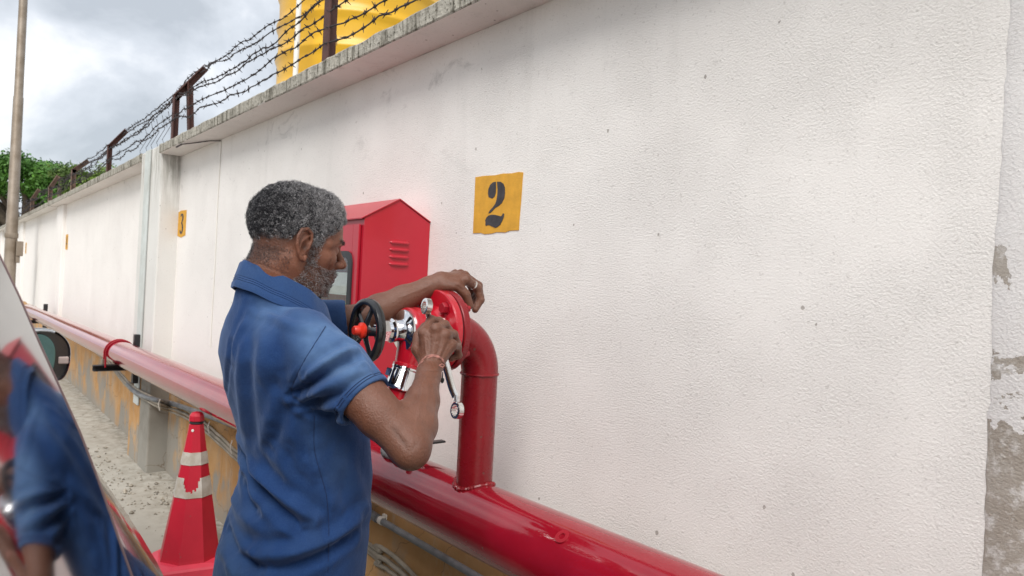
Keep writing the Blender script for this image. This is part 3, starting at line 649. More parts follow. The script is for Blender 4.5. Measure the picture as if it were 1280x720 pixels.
# handwheel
hw = thing('handwheel', None, None, (VX, yw, VZ)); hw.parent = valve; hw.location = Vector((VX, yw, VZ)) - valve.location
HR = .0755
mb = MB()
pr = [(-.0085, -.004), (-.007, -.0095), (0, -.0115), (.006, -.0095), (.0085, -.003), (.0085, .004), (.006, .0095), (0, .0115), (-.007, .0095), (-.0085, .004)]
rs = []
for i in range(72):
    a = 2*PI*i/72; rs.append([(VX + (HR - .0085 + p) * math.cos(a), yw + q * .95, VZ + (HR - .0085 + p) * math.sin(a)) for p, q in pr])
mb.rings(rs, False, True, True)
mb.build('rim', M['wheel_black'], hw)
for k in range(5):
    a = 2*PI*k/5 + math.radians(70); ca, sa = math.cos(a), math.sin(a); tx, tz = -sa, ca; rs = []
    for rad, wd, dy, th in ((.008, .013, -.006, .005), (.02, .0105, -.005, .0045), (.04, .009, -.001, .004), (.055, .0095, .002, .004), (.066, .013, .002, .005)):
        ring = []
        for j in range(8):
            b = 2*PI*j/8; ring.append((VX + ca*rad + tx*wd*math.cos(b), yw + dy + th*math.sin(b), VZ + sa*rad + tz*wd*math.cos(b)))
        rs.append(ring)
    mb = MB(); mb.rings(rs); mb.build('spoke', M['wheel_black'] if k not in (1,) else M['wheel_black'], hw)
mb = MB(); mb.lathe((VX, yw + .006, VZ), VA, [(0, .012), (.004, .016), (.012, .0165), (.014, .012)], 24); mb.build('hub', M['chrome_dull'], hw)
mb = MB(); mb.lathe((VX, yw - .006, VZ), VA, [(0, .016), (.004, .0185), (.010, .0185), (.012, .0150), (.014, .0118), (.025, .0110), (.028, .0090), (.0285, .001)], 28); mb.build('knob', M['knob_red'], hw)
# flange bolts
for k, a in enumerate((48, 138, 228, 318)):
    a = math.radians(a); bx, bz = VX + .078 * math.cos(a), VZ + .078 * math.sin(a)
    mb = MB(); mb.lathe((bx, y0 - .0185, bz), VA, [(0, .0165), (.003, .0165), (.003, .001)], 24); hexprism(mb, (bx, y0 - .0215, bz), VA, .0142, 0, .013, .0015, .3 + k); mb.build('bolt', M['bolt_red'], valve)
    mb = MB(); hexprism(mb, (bx, FY + .004, bz), -VA, .0142, 0, .014, .0015, .6 + k); mb.tube([(bx, FY + .016, bz), (bx, FY + .028, bz)], .008, 12); mb.build('nut', M['bolt_red'], valve)
# chrome outlet coupling and red blank cap
cc = oc + od * .092
mb = MB(); mb.lathe(cc, od, [(0, .030), (.001, .0335), (.006, .0345), (.009, .0325), (.012, .0335), (.045, .0355), (.050, .0375), (.056, .0375), (.058, .035), (.058, .02)], 40)
for k in range(2):
    a = math.radians(35 + 180 * k); u = unit(np.cross(od, [1, 0, 0])); w_ = np.cross(od, u); d = u * math.cos(a) + w_ * math.sin(a); s_ = np.cross(od, d)
    p = cc + od * .014 + d * .030; mb.prism([p + s_*.010, p + s_*.008 + d*.013, p - s_*.008 + d*.013, p - s_*.010], od * .018)
mb.build('coupling', M['chrome'], valve)
mb = MB()
ce = cc + od * .058
mb.lathe(ce, od, [(.0, .022), (.002, .030), (.004, .026), (.020, .024), (.022, .030), (.030, .031), (.032, .028), (.032, .005)], 30)
mb.build('blank_cap', M['valve_red'], valve)
for k in range(3):
    a = math.radians(20 + 120 * k); d = u * math.cos(a) + w_ * math.sin(a); mb = MB(); mb.tube([ce + d * .033 - od * .004, ce + d * .036 + od * .014, ce + d * .030 + od * .028], .0035, 8); mb.build('cap_lug', M['bolt_red'], valve)
# black lever of a small drain cock behind the elbow, on the main
c0 = paxis(-1.70)
dk = thing('drain_cock', 'small black levered cock on the red pipe beyond the man\'s elbow', 'valve', tuple(c0 + (0, 0, PR)))
mb = MB(); mb.tube([c0 + (0, -.01, PR - .004), c0 + (0, -.01, PR + .04)], .011, 14); hexprism(mb, c0 + (0, -.01, PR + .012), (0, 0, 1), .017, 0, .016); mb.build('cock_body', M['chrome_dull'], dk)
mb = MB(); mb.box(c0 + (-.012, -.015, PR + .041), c0 + (.012, .085, PR + .047), .002); mb.build('lever', M['blackplastic'], dk)

# ------------------------------------------------------------------ hose cabinet
CX1, CX0, CY0, CZB, CZT, CZR, CRY = -2.12, -2.76, 1.106, 1.02, 1.713, 1.789, 1.238
cab = thing('hose_cabinet', 'bright red metal fire hose cabinet with gabled roof on the wall', 'cabinet', (-2.44, 1.24, CZB))
T = .003
gp = [(CY0, CZB), (YW - .001, CZB), (YW - .001, CZT + .006), (CRY, CZR), (CY0, CZT)]
mb = MB(); mb.prism([(CX1, y, z) for y, z in gp], (-T, 0, 0)); mb.build('end_panel', M['cab_red'], cab)
mb = MB(); mb.prism([(CX0 + T, y, z) for y, z in gp], (-T, 0, 0)); mb.build('end_panel', M['cab_red'], cab)
mb = MB(); mb.box((CX0 + T, YW - .006, CZB), (CX1 - T, YW - .002, CZT)); mb.build('back_panel', M['cab_red'], cab)
mb = MB(); mb.box((CX0 + T, CY0 + .02, CZB), (CX1 - T, YW - .006, CZB + .003)); mb.build('bottom_panel', M['cab_red'], cab)
mb = MB(); mb.prism([(CX1 + .004, CY0 - .012, CZT - .004), (CX1 + .004, CRY, CZR + .001), (CX1 + .004, YW - .001, CZT + .009), (CX1 + .004, YW - .001, CZT + .013), (CX1 + .004, CRY, CZR + .005), (CX1 + .004, CY0 - .012, CZT), ], (-(CX1 - CX0) - .008, 0, 0)); mb.build('roof', M['cab_red'], cab)
mb = MB()
mb.box((CX1 - .040, CY0 + .001, CZB), (CX1 - T, CY0 + .018, CZT - .002)); mb.box((CX0 + T, CY0 + .001, CZB), (CX0 + .030, CY0 + .018, CZT - .002)); mb.box((CX0 + .030, CY0 + .001, CZT - .030), (CX1 - .040, CY0 + .018, CZT - .002)); mb.box((CX0 + .030, CY0 + .001, CZB), (CX1 - .040, CY0 + .018, CZB + .03)); mb.build('door_frame', M['cab_red'], cab)
door = thing('door', None, None, (-2.44, CY0, CZB)); door.parent = cab; door.location = Vector((-2.44, CY0, CZB)) - cab.location
dx1, dx0, dz0, dz1 = CX1 - .018, CX0 + .018, CZB + .018, CZT - .022
wx1, wx0, wz0, wz1 = CX1 - .062, CX0 + .075, CZB + .14, 1.588
yd0, yd1 = CY0 - .010, CY0 - .001
mb = MB(); mb.box((dx0, yd0, dz0), (wx0, yd1, dz1), .002); mb.box((wx1, yd0, dz0), (dx1, yd1, dz1), .002); mb.box((wx0 + .0002, yd0 + .0003, dz0), (wx1 - .0002, yd1, wz0)); mb.box((wx0 + .0002, yd0 + .0003, wz1), (wx1 - .0002, yd1, dz1)); mb.build('door_panel', M['cab_red'], door)
def rrect(x0, x1, z0, z1, r, n=6):
    p = []
    for cx, cz, a0 in ((x1 - r, z1 - r, 0), (x0 + r, z1 - r, 90), (x0 + r, z0 + r, 180), (x1 - r, z0 + r, 270)):
        p += [(cx + r * math.cos(math.radians(a0 + 90 * i / n)), cz + r * math.sin(math.radians(a0 + 90 * i / n))) for i in range(n + 1)]
    return p
A = rrect(wx0 - .012, wx1 + .012, wz0 - .012, wz1 + .012, .045); B = rrect(wx0 + .010, wx1 - .010, wz0 + .010, wz1 - .010, .028)
mb = MB(); mb.rings([[(x, yd0 + .002, z) for x, z in A], [(x, yd0 - .006, z) for x, z in A], [(x, yd0 - .008, z) for x, z in B], [(x, yd0 + .002, z) for x, z in B]], False, False, True); mb.build('window_gasket', M['rubber'], door)
mb = MB(); mb.box((wx0 - .004, yd0 + .0002, wz0 - .004), (wx1 + .004, yd0 + .0032, wz1 + .004)); mb.build('window_pane', M['glass'], door)
for k in range(4):
    z = 1.640 - k * .0253; ya, yb_ = CY0 + .098, CY0 + .182
    rs = []
    for i, y in enumerate(np.linspace(ya, yb_, 10)):
        s = math.sin(min(1, i / 1.6) * PI / 2) * math.sin(min(1, (9 - i) / 1.6) * PI / 2) * .98 + .02
        rs.append([(CX1 + .0002, y, z + .006 * s), (CX1 + .0055 * s, y, z + .004 * s), (CX1 + .0085 * s, y, z - .001 * s), (CX1 + .0075 * s, y, z - .0055 * s), (CX1 + .0002, y, z - .006 * s)])
    mb = MB(); mb.rings(rs); mb.build('louvre', M['cab_red'], cab)
# what is seen through the pane
mb = MB(); mb.box((-2.40, CY0 + .006, 1.445), (-2.19, CY0 + .0075, 1.525)); o = mb.build('paper_notice', M['paper']); setp(o, 'white paper sheet behind the cabinet window', 'paper')
mb = MB(); mb.box((-2.42, CY0 + .03, 1.385), (-2.19, CY0 + .05, 1.415), .004); o = mb.build('green_tray', M['green_thing']); setp(o, 'narrow green strip seen through the cabinet window under the paper', 'strip')
hose = MB()
for k in range(5):
    rr = .05 + .026 * k; hose.tube([(-2.43 + rr * math.cos(a), 1.27, 1.22 + rr * math.sin(a)) for a in np.linspace(0, 2*PI, 40)[:-1]], .013, 8, False, True)
o = hose.build('fire_hose', M['conduit']); setp(o, 'coiled grey hose inside the red cabinet', 'hose')

# ------------------------------------------------------------------ conduits and cables along the wall foot
def sm(P, n=8):
    P = [np.array(p, float) for p in P]; out = []
    for i in range(len(P) - 1):
        p0, p1, p2, p3 = P[max(i-1, 0)], P[i], P[i+1], P[min(i+2, len(P)-1)]
        for t in np.linspace(0, 1, n, endpoint=False):
            out.append(.5 * ((2*p1) + (-p0 + p2)*t + (2*p0 - 5*p1 + 4*p2 - p3)*t*t + (-p0 + 3*p1 - 3*p2 + p3)*t**3))
    return out + [P[-1]]
P1 = [onY(160, 480, YP - .02), onY(172, 492, YP - .02), onY(195, 500, YP - .016), onY(214, 504, YW - .04)] + [onY(x, y, YW - .02) for x, y in ((238, 512), (256, 518), (290, 531))] + [np.array([-3.6, YW - .018, .635]), np.array([-3.0, YW - .018, .600]), np.array([-2.36, YW - .018, .577])]
mb = MB(); mb.tube(sm(P1), .017, 12)
o = mb.build('flexible_conduit', M['conduit']); setp(o, 'thick sagging grey conduit along the ochre wall left of the man', 'conduit')
mb = MB(); mb.tube([(-2.40, YW - .018, .577), (-1.5, YW - .018, .579), (-.6, YW - .018, .580), (3.0, YW - .018, .58)], .0125, 14)
cd = mb.build('rigid_conduit', M['conduit']); setp(cd, 'straight grey conduit pipe under the thick red pipe right of the man', 'conduit')
for x in (-2.33, -1.2, -.1):
    mb = MB(); mb.lathe((x - .011, YW - .018, .578), (1, 0, 0), [(0, .012), (0, .0155), (.022, .0155), (.022, .012)], 20, False); mb.box((x - .011, YW - .010, .556), (x + .011, YW - .0005, .600)); mb.build('saddle_clip', M['pvc'], cd)
r = np.random.default_rng(21)
def cable(P, rad, m, label, seed):
    q = np.random.default_rng(seed); pts = sm(P, 10); pts = [p + (0, 0, q.normal(0, .0012)) for p in pts]
    mb = MB(); mb.tube(pts, rad, 8); o = mb.build('cable', M[m]); return setp(o, label, 'cable', 'cables along the foot of the wall')
cabs = [('upper pale cable of the bundle along the ochre wall', 0, .0085, 'cable'), ('middle dusty cable of the bundle along the ochre wall', 8, .010, 'cable'), ('lowest pale cable of the bundle along the ochre wall', 15, .008, 'cable'), ('dark cable twisted round the grey conduit at the pilaster', 2, .009, 'cable_dark')]
for k, (lab, dy, rad, m) in enumerate(cabs):
    P = [onY(44, 396 + dy * .2, YW - .012), onY(75, 408 + dy * .3, YW - .012), onY(110, 428 + dy * .4, YW - .012), onY(135, 447 + dy * .5, YW - .012)]
    P += [onY(152, 468 + dy * .5, YP - .012), onY(168, 484 + dy * .5, YP - .014), onY(196, 499 + dy * .6, YP - .012), onY(212, 505 + dy * .6, YW - .045)]
    P += [onY(x, y + dy * .7, YW - .010 - .002 * k) for x, y in (((232, 512), (252, 525), (275, 545), (300, 567)) if m != 'cable_dark' else ((232, 508), (250, 514), (270, 522), (296, 534)))]
    if m != 'cable_dark': P += [np.array([-3.3, YW - .012, .50 - dy * .002]), np.array([-2.4, YW - .012, .455 - dy * .0022])] + [onY(470, 682 + dy * 1.5, YW - .012), onY(500, 702 + dy * 1.5, YW - .012)] + [np.array([-1.4, YW - .012, .36 - dy * .0022]), np.array([0.5, YW - .012, .34 - dy * .002])]
    cable(P, rad, m, lab, k)
for x, y in ((262, 533), (200, 505), (290, 558)):
    c = onY(x, y, YW - .02 if x > 210 else YP - .02); mb = MB(); mb.tube([c + (.0, 0, .035), c + (.004, -.012, .0), c + (.0, 0, -.045)], .003, 6); o = mb.build('cable_tie', M['pvc']); setp(o, 'small pale tie holding the cable bundle near x'.replace(' near x', {262: ' left of the cone', 200: ' on the jointed pilaster', 290: ' behind the man\'s back'}[x]), 'cable tie', 'cable ties')

# ------------------------------------------------------------------ traffic cone
kc = (-3.70, 1.045); cone = thing('traffic_cone', 'red traffic cone with two worn white bands standing by the wall', 'traffic cone', (kc[0], kc[1], 0))
KA = math.radians(-12)
def okt(z, r_, n=8, rot=0.0): return [(kc[0] + r_ * math.cos(KA + rot + 2*PI*(j + .5)/n), kc[1] + r_ * math.sin(KA + rot + 2*PI*(j + .5)/n), z) for j in range(n)]
def cr_(z): return .148 - (z - .055) * (.148 - .034) / (.735 - .055)
mb = MB(); prof = [(.050, .152)] + [(z, cr_(z) * .985 if .36 < z < .62 else cr_(z)) for z in (.075, .20, .365, .367, .48, .61, .612, .70)] + [(.725, .036), (.728, .030), (.742, .030), (.745, .038), (.770, .036), (.785, .026), (.789, .01)]
mb.rings([okt(z, q) for z, q in prof], True, False); mb.build('cone_body', M['cone'], cone)
mb = MB()
def sq(z, r_, ch): 
    p = []
    for j in range(4):
        a = KA + PI/2 * j + PI/4
        for s in (-1, 1):
            b = a + s * ch; p.append((kc[0] + r_ * math.cos(b), kc[1] + r_ * math.sin(b), z))
    return p
mb.rings([sq(.0, .213, .16), sq(.002, .218, .16), sq(.040, .214, .16), sq(.050, .204, .17), sq(.062, .168, .25)], True, False); mb.build('cone_base', M['cone_base'], cone)
mb = MB(); mb.lathe((kc[0], kc[1], .729), (0, 0, 1), [(0, .031), (.002, .0335), (.009, .0335), (.011, .031)], 20); mb.build('black_band', M['rubber'], cone)
def band(z0, z1, torn, label):
    mb = MB(); n = 64; rows = 12; qn = np.random.default_rng(3)
    A0 = np.array(okt(0, 1.0)); 
    def P(t, z):
        f = (t * 8) % 8; i = int(f); a = A0[i]; b = A0[(i + 1) % 8]; d = (a + (b - a) * (f - i)) - np.array([kc[0], kc[1], 0]); return np.array([kc[0], kc[1], 0]) + d * (cr_(z) + .0015) * (1, 1, 0) + (0, 0, z)
    vs_ = [P(t / n, z0 + (z1 - z0) * k / rows) for k in range(rows + 1) for t in range(n)]; fs = []
    off = qn.uniform(-.14, .14, n); off = (off + np.roll(off, 1)) / 1.6
    for k in range(rows):
        for t in range(n):
            h = k / rows
            if torn:
                ang = (t / n * 360) % 360; d = abs((ang - torn + 180) % 360 - 180)
                if d < 29 and h > .30 + off[t] * .8 + (d / 29) ** 3 * .5 - .06 * math.sin(t * 2.2): continue
            fs.append((k*n + t, k*n + (t+1) % n, (k+1)*n + (t+1) % n, (k+1)*n + t))
    mb.add(vs_, fs); o = mb.build('reflective_band', M['tape'], cone); o['label'] = label
band(.530, .592, None, 'upper whole white reflective band')
band(.372, .468, 322, 'lower torn white reflective band')
mb = MB(); c = np.array([kc[0], kc[1], .70]) - np.array([V_[0], V_[1], 0]) * .040; mb.lathe(c, (-V_[0], -V_[1], 0), [(0, .007), (.002, .006), (.0025, .001)], 12); mb.build('stud', M['paper'], cone)
# gently convex rear side screen of the parked car: centre, normal and curvature
G_YAW, G_EL, G_RHO, G_KH, G_KV, G_KX = 1.2602, 0.4507, 0.70, 0.4214, 0.61, 0.1949
GN = np.array([math.cos(G_YAW) * math.cos(G_EL), math.sin(G_YAW) * math.cos(G_EL), math.sin(G_EL)])
GT = np.array([math.sin(G_YAW), -math.cos(G_YAW), 0]); GS = np.cross(GN, GT)
if GS[2] < 0: GS = -GS
G0 = CP + unit(ray(60, 560)) * G_RHO
def gsurf(t, s): return G0 + GT * t + GS * s - GN * (.5 * G_KH * t * t + .5 * G_KV * s * s + G_KX * t * s)
def onG(x, y):
    d = unit(ray(x, y)); r_ = (GN @ (G0 - CP)) / (GN @ d)
    for _ in range(12):
        X = CP + d * r_ - G0; t, s = X @ GT, X @ GS; g = X @ GN + .5 * G_KH * t * t + .5 * G_KV * s * s + G_KX * t * s
        r_ -= g / (GN @ d + (G_KH * t + G_KX * s) * (GT @ d) + (G_KV * s + G_KX * t) * (GS @ d))
    X = CP + d * r_ - G0; return X @ GT, X @ GS
# ------------------------------------------------------------------ dark car at the left, seen from behind its rear corner
car = thing('parked_car', 'dark parked car whose mirrored rear screen reflects the man', 'car', (-2.2, -.68, 0))
edge_px = [(-40, 262), (-12, 300), (0, 320), (24, 370), (50, 430), (76, 487), (100, 540), (120, 592), (137, 640), (152, 684), (165, 720), (176, 760), (184, 800)]
E_ = [onG(*q) for q in edge_px]; TLIM = .16
t0 = GT; YC = -0.68; rows = []
for te, se in E_:
    row = [gsurf(t, se) for t in np.linspace(te, max(te + .05, TLIM), 18)]
    d = unit(row[-1] - row[-2]); a = math.atan2(d[0], -d[1]); a0 = a; p = row[-1].copy(); s_ = 0.0; ds = .025
    while p[1] > YC + .01 and len(row) < 80:
        s_ += ds; a = max(.02, a0 * (1 - s_ / .38)); p = p + np.array([math.sin(a), -math.cos(a), d[2] * .2]) * ds; p[1] = max(p[1], YC); row.append(p.copy())
    row[-1][1] = YC
    # resample to constant count, mirrored about the centre line
    row = np.array(row); tt = np.linspace(0, 1, 40); idx = tt * (len(row) - 1); i0 = np.floor(idx).astype(int).clip(0, len(row) - 2); f = (idx - i0)[:, None]; row = row[i0] * (1 - f) + row[i0 + 1] * f
    mir = row[::-1][1:].copy(); mir[:, 1] = 2 * YC - mir[:, 1]; rows.append(np.vstack([row, mir]))
rows = np.array(rows); K, n = rows.shape[:2]
mb = MB(); mb.add(rows.reshape(-1, 3), [(i*n+j, i*n+j+1, (i+1)*n+j+1, (i+1)*n+j) for i in range(K-1) for j in range(n-1)], True)
o = mb.build('rear_screen', M['film'], car)
mb = MB(); off = GN * .004; back = rows - off * 1.0
# rim round the screen, coloured as its pale edge highlight, and the side glass + roof behind it
side = []
for i, P in enumerate(rows[:, 0]):
    z = P[2]; q = [P + off * .25]
    q.append(P - t0 * .0035 - GN * .004)
    for x, k in ((P[0] - .06, .005), (-1.3, .03), (-2.0, .04), (-2.5, .03), (-4.1, -.0)):
        xx = min(x, P[0] - .09) + (0 if x > -4 else (1.45 - z) * -.0 ); q.append(np.array([xx if x > -4 else -2.7 - (1.5 - z) * 1.4, P[1] + k - .006, z]))
    side.append(q)
side = np.array(side); m2 = side.shape[1]
mb.add(side[:, :3].reshape(-1, 3), [(i*3+j, i*3+j+1, (i+1)*3+j+1, (i+1)*3+j) for i in range(K-1) for j in range(2)], True)
sm_ = side.copy(); sm_[:, :, 1] = 2 * YC - sm_[:, :, 1]
mb.build('screen_pillar', M['rim_glint'], car); mb = MB()
mb.add(sm_[:, :3].reshape(-1, 3), [(i*3+j, i*3+j+1, (i+1)*3+j+1, (i+1)*3+j) for i in range(K-1) for j in range(2)], True)
mb.build('screen_pillar', M['carpaint'], car)
for S__ in (side, sm_):
    mb = MB(); s2 = S__[:, 2:]; c = s2.shape[1]; mb.add(s2.reshape(-1, 3), [(i*c+j, i*c+j+1, (i+1)*c+j+1, (i+1)*c+j) for i in range(K-1) for j in range(c-1)], True); mb.build('side_glass', M['autoglass'], car)
a = side[0, 2:]; b = sm_[0, 2:]
mb = MB(); c = len(a); L_ = []
for i in range(c):
    for t in np.linspace(0, 1, 9): p = a[i] * (1 - t) + b[i] * t; p = p + (0, 0, .06 * 4 * t * (1 - t)); L_.append(p)
mb.add(L_, [(i*9+j, i*9+j+1, (i+1)*9+j+1, (i+1)*9+j) for i in range(c-1) for j in range(8)], True); 
top = rows[0]; rr_ = []
n_t = len(top)
for j in range(n_t):
    t = j / (n_t - 1); q = a[0] * (1 - t) + b[0] * t + (0, 0, .06 * 4 * t * (1 - t)); rr_ += [top[j], q]
mb.add(rr_, [(2*j, 2*j+1, 2*j+3, 2*j+2) for j in range(n_t - 1)], True); mb.build('roof', M['carpaint'], car)
# windscreen
mb = MB(); A_ = side[:, -1]; B_ = sm_[:, -1]; L_ = []
for i in range(K):
    for t in np.linspace(0, 1, 9): q = A_[i] * (1 - t) + B_[i] * t; L_.append(q + (-.16 * 4 * t * (1 - t), 0, .06 * 4 * t * (1 - t) * (1 - i / (K - 1))))
mb.add(L_, [(i*9+j, i*9+j+1, (i+1)*9+j+1, (i+1)*9+j) for i in range(K-1) for j in range(8)], True); mb.build('windscreen', M['autoglass'], car)
# lower body: lofted sections, shoulder bulging past the screen
zs = [.26, .36, .55, .80, .95, 1.06, 1.14, 1.185, 1.222, 1.25, 1.262]; hw_ = [.85, .895, .92, .925, .925, .916, .893, .860, .828, .785, .71]
st_ = [(.02, .80, -.12, 0), (-.02, .90, -.06, 0), (-.16, .955, -.02, 0), (-.42, .955, 0, 0), (-.66, .972, 0, 0), (-.92, 1.01, 0, 0), (-1.6, 1.02, 0, 0), (-2.6, 1.01, 0, 0), (-3.4, .985, -.10, 0), (-4.0, .94, -.20, 0), (-4.25, .86, -.28, 0), (-4.33, .72, -.36, 0)]
rs = []
for X_, k, dz, _ in st_:
    ring = []
    for z, h in zip(zs, hw_): zz_ = .26 + (z - .26) * (1 + dz); ring.append((X_, YC + h * k, zz_))
    for z, h in list(zip(zs, hw_))[::-1]: zz_ = .26 + (z - .26) * (1 + dz); ring.append((X_, YC - h * k, zz_))
    rs.append(ring)
# smooth the stations
rs = np.array(rs); dense = []
for i in range(len(rs) - 1):
    p0, p1, p2, p3 = rs[max(i-1, 0)], rs[i], rs[i+1], rs[min(i+2, len(rs)-1)]
    for t in np.linspace(0, 1, 5, endpoint=False): dense.append(.5 * ((2*p1) + (-p0 + p2)*t + (2*p0 - 5*p1 + 4*p2 - p3)*t*t + (-p0 + 3*p1 - 3*p2 + p3)*t**3))
dense.append(rs[-1])
mb = MB(); mb.rings([list(map(tuple, q)) for q in dense], True, True); body = mb.build('body', M['carpaint'], car)
mb = MB()   # tailgate seam along the shoulder
mb.tube([(x, YC + .8735, 1.152) for x in np.linspace(-.66, -2.6, 12)], .0025, 6); mb.build('shoulder_seam', M['blackplastic'], car)
for x in (-.85, -3.45):
    for s in (1, -1):
        w_ = thing('wheel', None, None, (x, YC + s * .85, .32)); w_.parent = car; w_.location = Vector((x, YC + s * .85, .32)) - car.location
        mb = MB(); mb.lathe((x, YC + s * .76, .32), (0, s, 0), [(0, .19), (0, .30), (.02, .325), (.17, .325), (.192, .30), (.196, .20)], 40); mb.build('tyre', M['rubber'], w_)
        mb = MB(); mb.lathe((x, YC + s * .94, .32), (0, s, 0), [(0, .205), (.014, .20), (.004, .17), (-.02, .06), (.012, .05), (.014, .01)], 30); mb.build('rim', M['silver'], w_)
# door mirror
mir = thing('door_mirror', None, None, (-2.6, .3, 1.2)); mir.parent = car; mir.location = Vector((-2.6, .3, 1.2)) - car.location
MC = at(56, 441, 2.26); KM = .70
prof = []
for j in range(40):
    a = 2*PI*j/40; ca, sa = math.cos(a), math.sin(a)
    y = .098 * np.sign(ca) * abs(ca) ** .75; z = .118 * np.sign(sa) * abs(sa) ** .85
    if z < 0: y = y * (1 + z * 3.6) + .045 * (-z / .12); z *= 1.08
    else: y = y - (z / .12) ** 2 * .030
    prof.append((y, z))
prof = [(y * KM, z * KM) for y, z in prof]
rs = [[(MC[0] + dx, MC[1] + y * k + oy, MC[2] + z * k) for y, z in prof] for dx, k, oy in ((.030, .90, 0), (.040, .97, 0), (.036, 1.0, 0), (.0, 1.0, 0), (-.05, .90, -.004), (-.085, .68, -.01), (-.10, .35, -.02))]
mb = MB(); mb.rings(rs); mb.build('mirror_housing', M['carpaint'], mir)
mb = MB(); mb.rings([[(MC[0] + .0405, MC[1] - .016 + y * .60, MC[2] + z * .80) for y, z in prof], [(MC[0] + .0425, MC[1] - .016 + y * .59, MC[2] + z * .79) for y, z in prof]]); mb.build('mirror_glass', M['mirror'], mir)
mb = MB(); arc = [p for p in prof if p[1] > .015 and p[0] < .03]; mb.tube([(MC[0] + .040, MC[1] + y * .93, MC[2] + z * .93) for y, z in arc], .005, 8); mb.build('rim_trim', M['silver'], mir)
lp = at(79, 448, 3.32); mb = MB(); mb.box((MC[0] - .02, MC[1] + .034, MC[2] - .034), (MC[0] + .044, MC[1] + .063, MC[2] - .010), .004); mb.build('indicator_lens', M['cap_white'], mir)
mb = MB(); mb.box((MC[0] - .06, YC + .80, MC[2] - .06), (MC[0] + .0, MC[1] - .03, MC[2] - .03), .008); mb.build('mirror_arm', M['blackplastic'], mir)
# ------------------------------------------------------------------ implicit surfaces -> one continuous mesh (surface nets on sparse blocks)
f4 = np.float32
def cap(P, a, b, ra, rb):
    a = np.asarray(a, f4); ab = np.asarray(b, f4) - a; L2 = float(ab @ ab) + 1e-12
    q = P - a; h = np.clip((q @ ab) / L2, 0, 1); d = q - h[:, None] * ab
    return np.sqrt((d * d).sum(1)) - (ra + (rb - ra) * h)
def ell(P, c, R, r):                                   # R: rows are the axes; r: radii
    q = (P - np.asarray(c, f4)) @ np.asarray(R, f4).T; r = np.asarray(r, f4)
    k0 = np.sqrt(((q / r) ** 2).sum(1)); k1 = np.sqrt(((q / (r * r)) ** 2).sum(1)) + 1e-9
    return k0 * (k0 - 1) / k1
def smin(a, b, k): h = np.clip(.5 + .5 * (b - a) / k, 0, 1); return b + (a - b) * h - k * h * (1 - h)
def smax(a, b, k): return -smin(-a, -b, k)
def chain(P, pts, rad, k=0.0):
    d = None
    for i in range(len(pts) - 1):
        c = cap(P, pts[i], pts[i+1], rad[i], rad[i+1]); d = c if d is None else (smin(d, c, k) if k else np.minimum(d, c))
    return d
def surface(regions, h, B=8):
    """regions: list of (lo, hi, fn); the field is the smooth union of all regions whose box holds the point"""
    lo = np.min([r[0] for r in regions], 0) - 3*h; hi = np.max([r[1] for r in regions], 0) + 3*h
    nb = np.ceil((hi - lo) / (h * B)).astype(int)
    I = np.stack(np.meshgrid(*[np.arange(n) for n in nb], indexing='ij'), -1).reshape(-1, 3)
    C = (lo + (I + .5) * h * B).astype(f4)
    def field(P, cull=None):
        d = np.full(len(P), 1.0, f4)
        for l, u, fn, k in regions:
            m = np.all((P > l - .03) & (P < u + .03), 1)
            if m.any():
                v = fn(P[m]); d[m] = smin(d[m], v.astype(f4), k) if k else np.minimum(d[m], v)
        return d
    keep = np.abs(field(C)) < h * B * 0.87 * 1.5
    I = I[keep]
    D = np.array(nb) * B + 2
    def key(c): return (c[..., 0].astype(np.int64) * D[1] + c[..., 1]) * D[2] + c[..., 2]
    g = np.stack(np.meshgrid(*[np.arange(B + 1)] * 3, indexing='ij'), -1).reshape(-1, 3)
    keys, verts, quads = [], [], []
    for s in range(0, len(I), 400):
        J = I[s:s+400]; G = J[:, None, :] * B + g[None]
        P = (lo + G.reshape(-1, 3) * h).astype(f4)
        F = field(P).reshape(len(J), B+1, B+1, B+1)
        S = F < 0
        # cell vertices
        acc = np.zeros((len(J), B, B, B, 3), f4); cnt = np.zeros((len(J), B, B, B), f4)
        for ax in range(3):
            o1, o2 = [a for a in range(3) if a != ax]
            for u in (0, 1):
                for v in (0, 1):
                    sl0 = [slice(None), None, None, None]; sl0[1 + ax] = slice(0, B); sl0[1 + o1] = slice(u, B + u); sl0[1 + o2] = slice(v, B + v)
                    sl1 = list(sl0); sl1[1 + ax] = slice(1, B + 1)
                    a, b = F[tuple(sl0)], F[tuple(sl1)]; c = (a < 0) != (b < 0)
                    t = np.where(c, a / np.where(c, a - b, 1), 0)
                    cnt += c; acc[..., ax] += t; acc[..., o1] += c * u; acc[..., o2] += c * v
        m = cnt > 0; loc = acc[m] / cnt[m][:, None]
        idx = np.argwhere(m); cell = J[idx[:, 0]] * B + idx[:, 1:]
        keys.append(key(cell)); verts.append(lo + (cell + loc) * h)
        for ax in range(3):
            o1, o2 = [(1, 2), (2, 0), (0, 1)][ax]
            sl0 = [slice(None)] + [slice(0, B)] * 3; sl1 = list(sl0); sl1[1 + ax] = slice(1, B + 1)
            a, b = S[tuple(sl0)], S[tuple(sl1)]; idx = np.argwhere(a != b)
            if not len(idx): continue
            c0 = J[idx[:, 0]] * B + idx[:, 1:]; fl = a[tuple(idx.T)]
            e1 = np.zeros(3, int); e1[o1] = 1; e2 = np.zeros(3, int); e2[o2] = 1
            q = np.stack([key(c0 - e1 - e2), key(c0 - e2), key(c0), key(c0 - e1)], 1)
            q[~fl] = q[~fl][:, ::-1]; quads.append(q)
    keys = np.concatenate(keys); verts = np.concatenate(verts); quads = np.concatenate(quads)
    ks, ui = np.unique(keys, return_index=True); V = verts[ui]
    pos = np.searchsorted(ks, quads).clip(0, len(ks) - 1); ok = (ks[pos] == quads).all(1)
    return V, pos[ok]
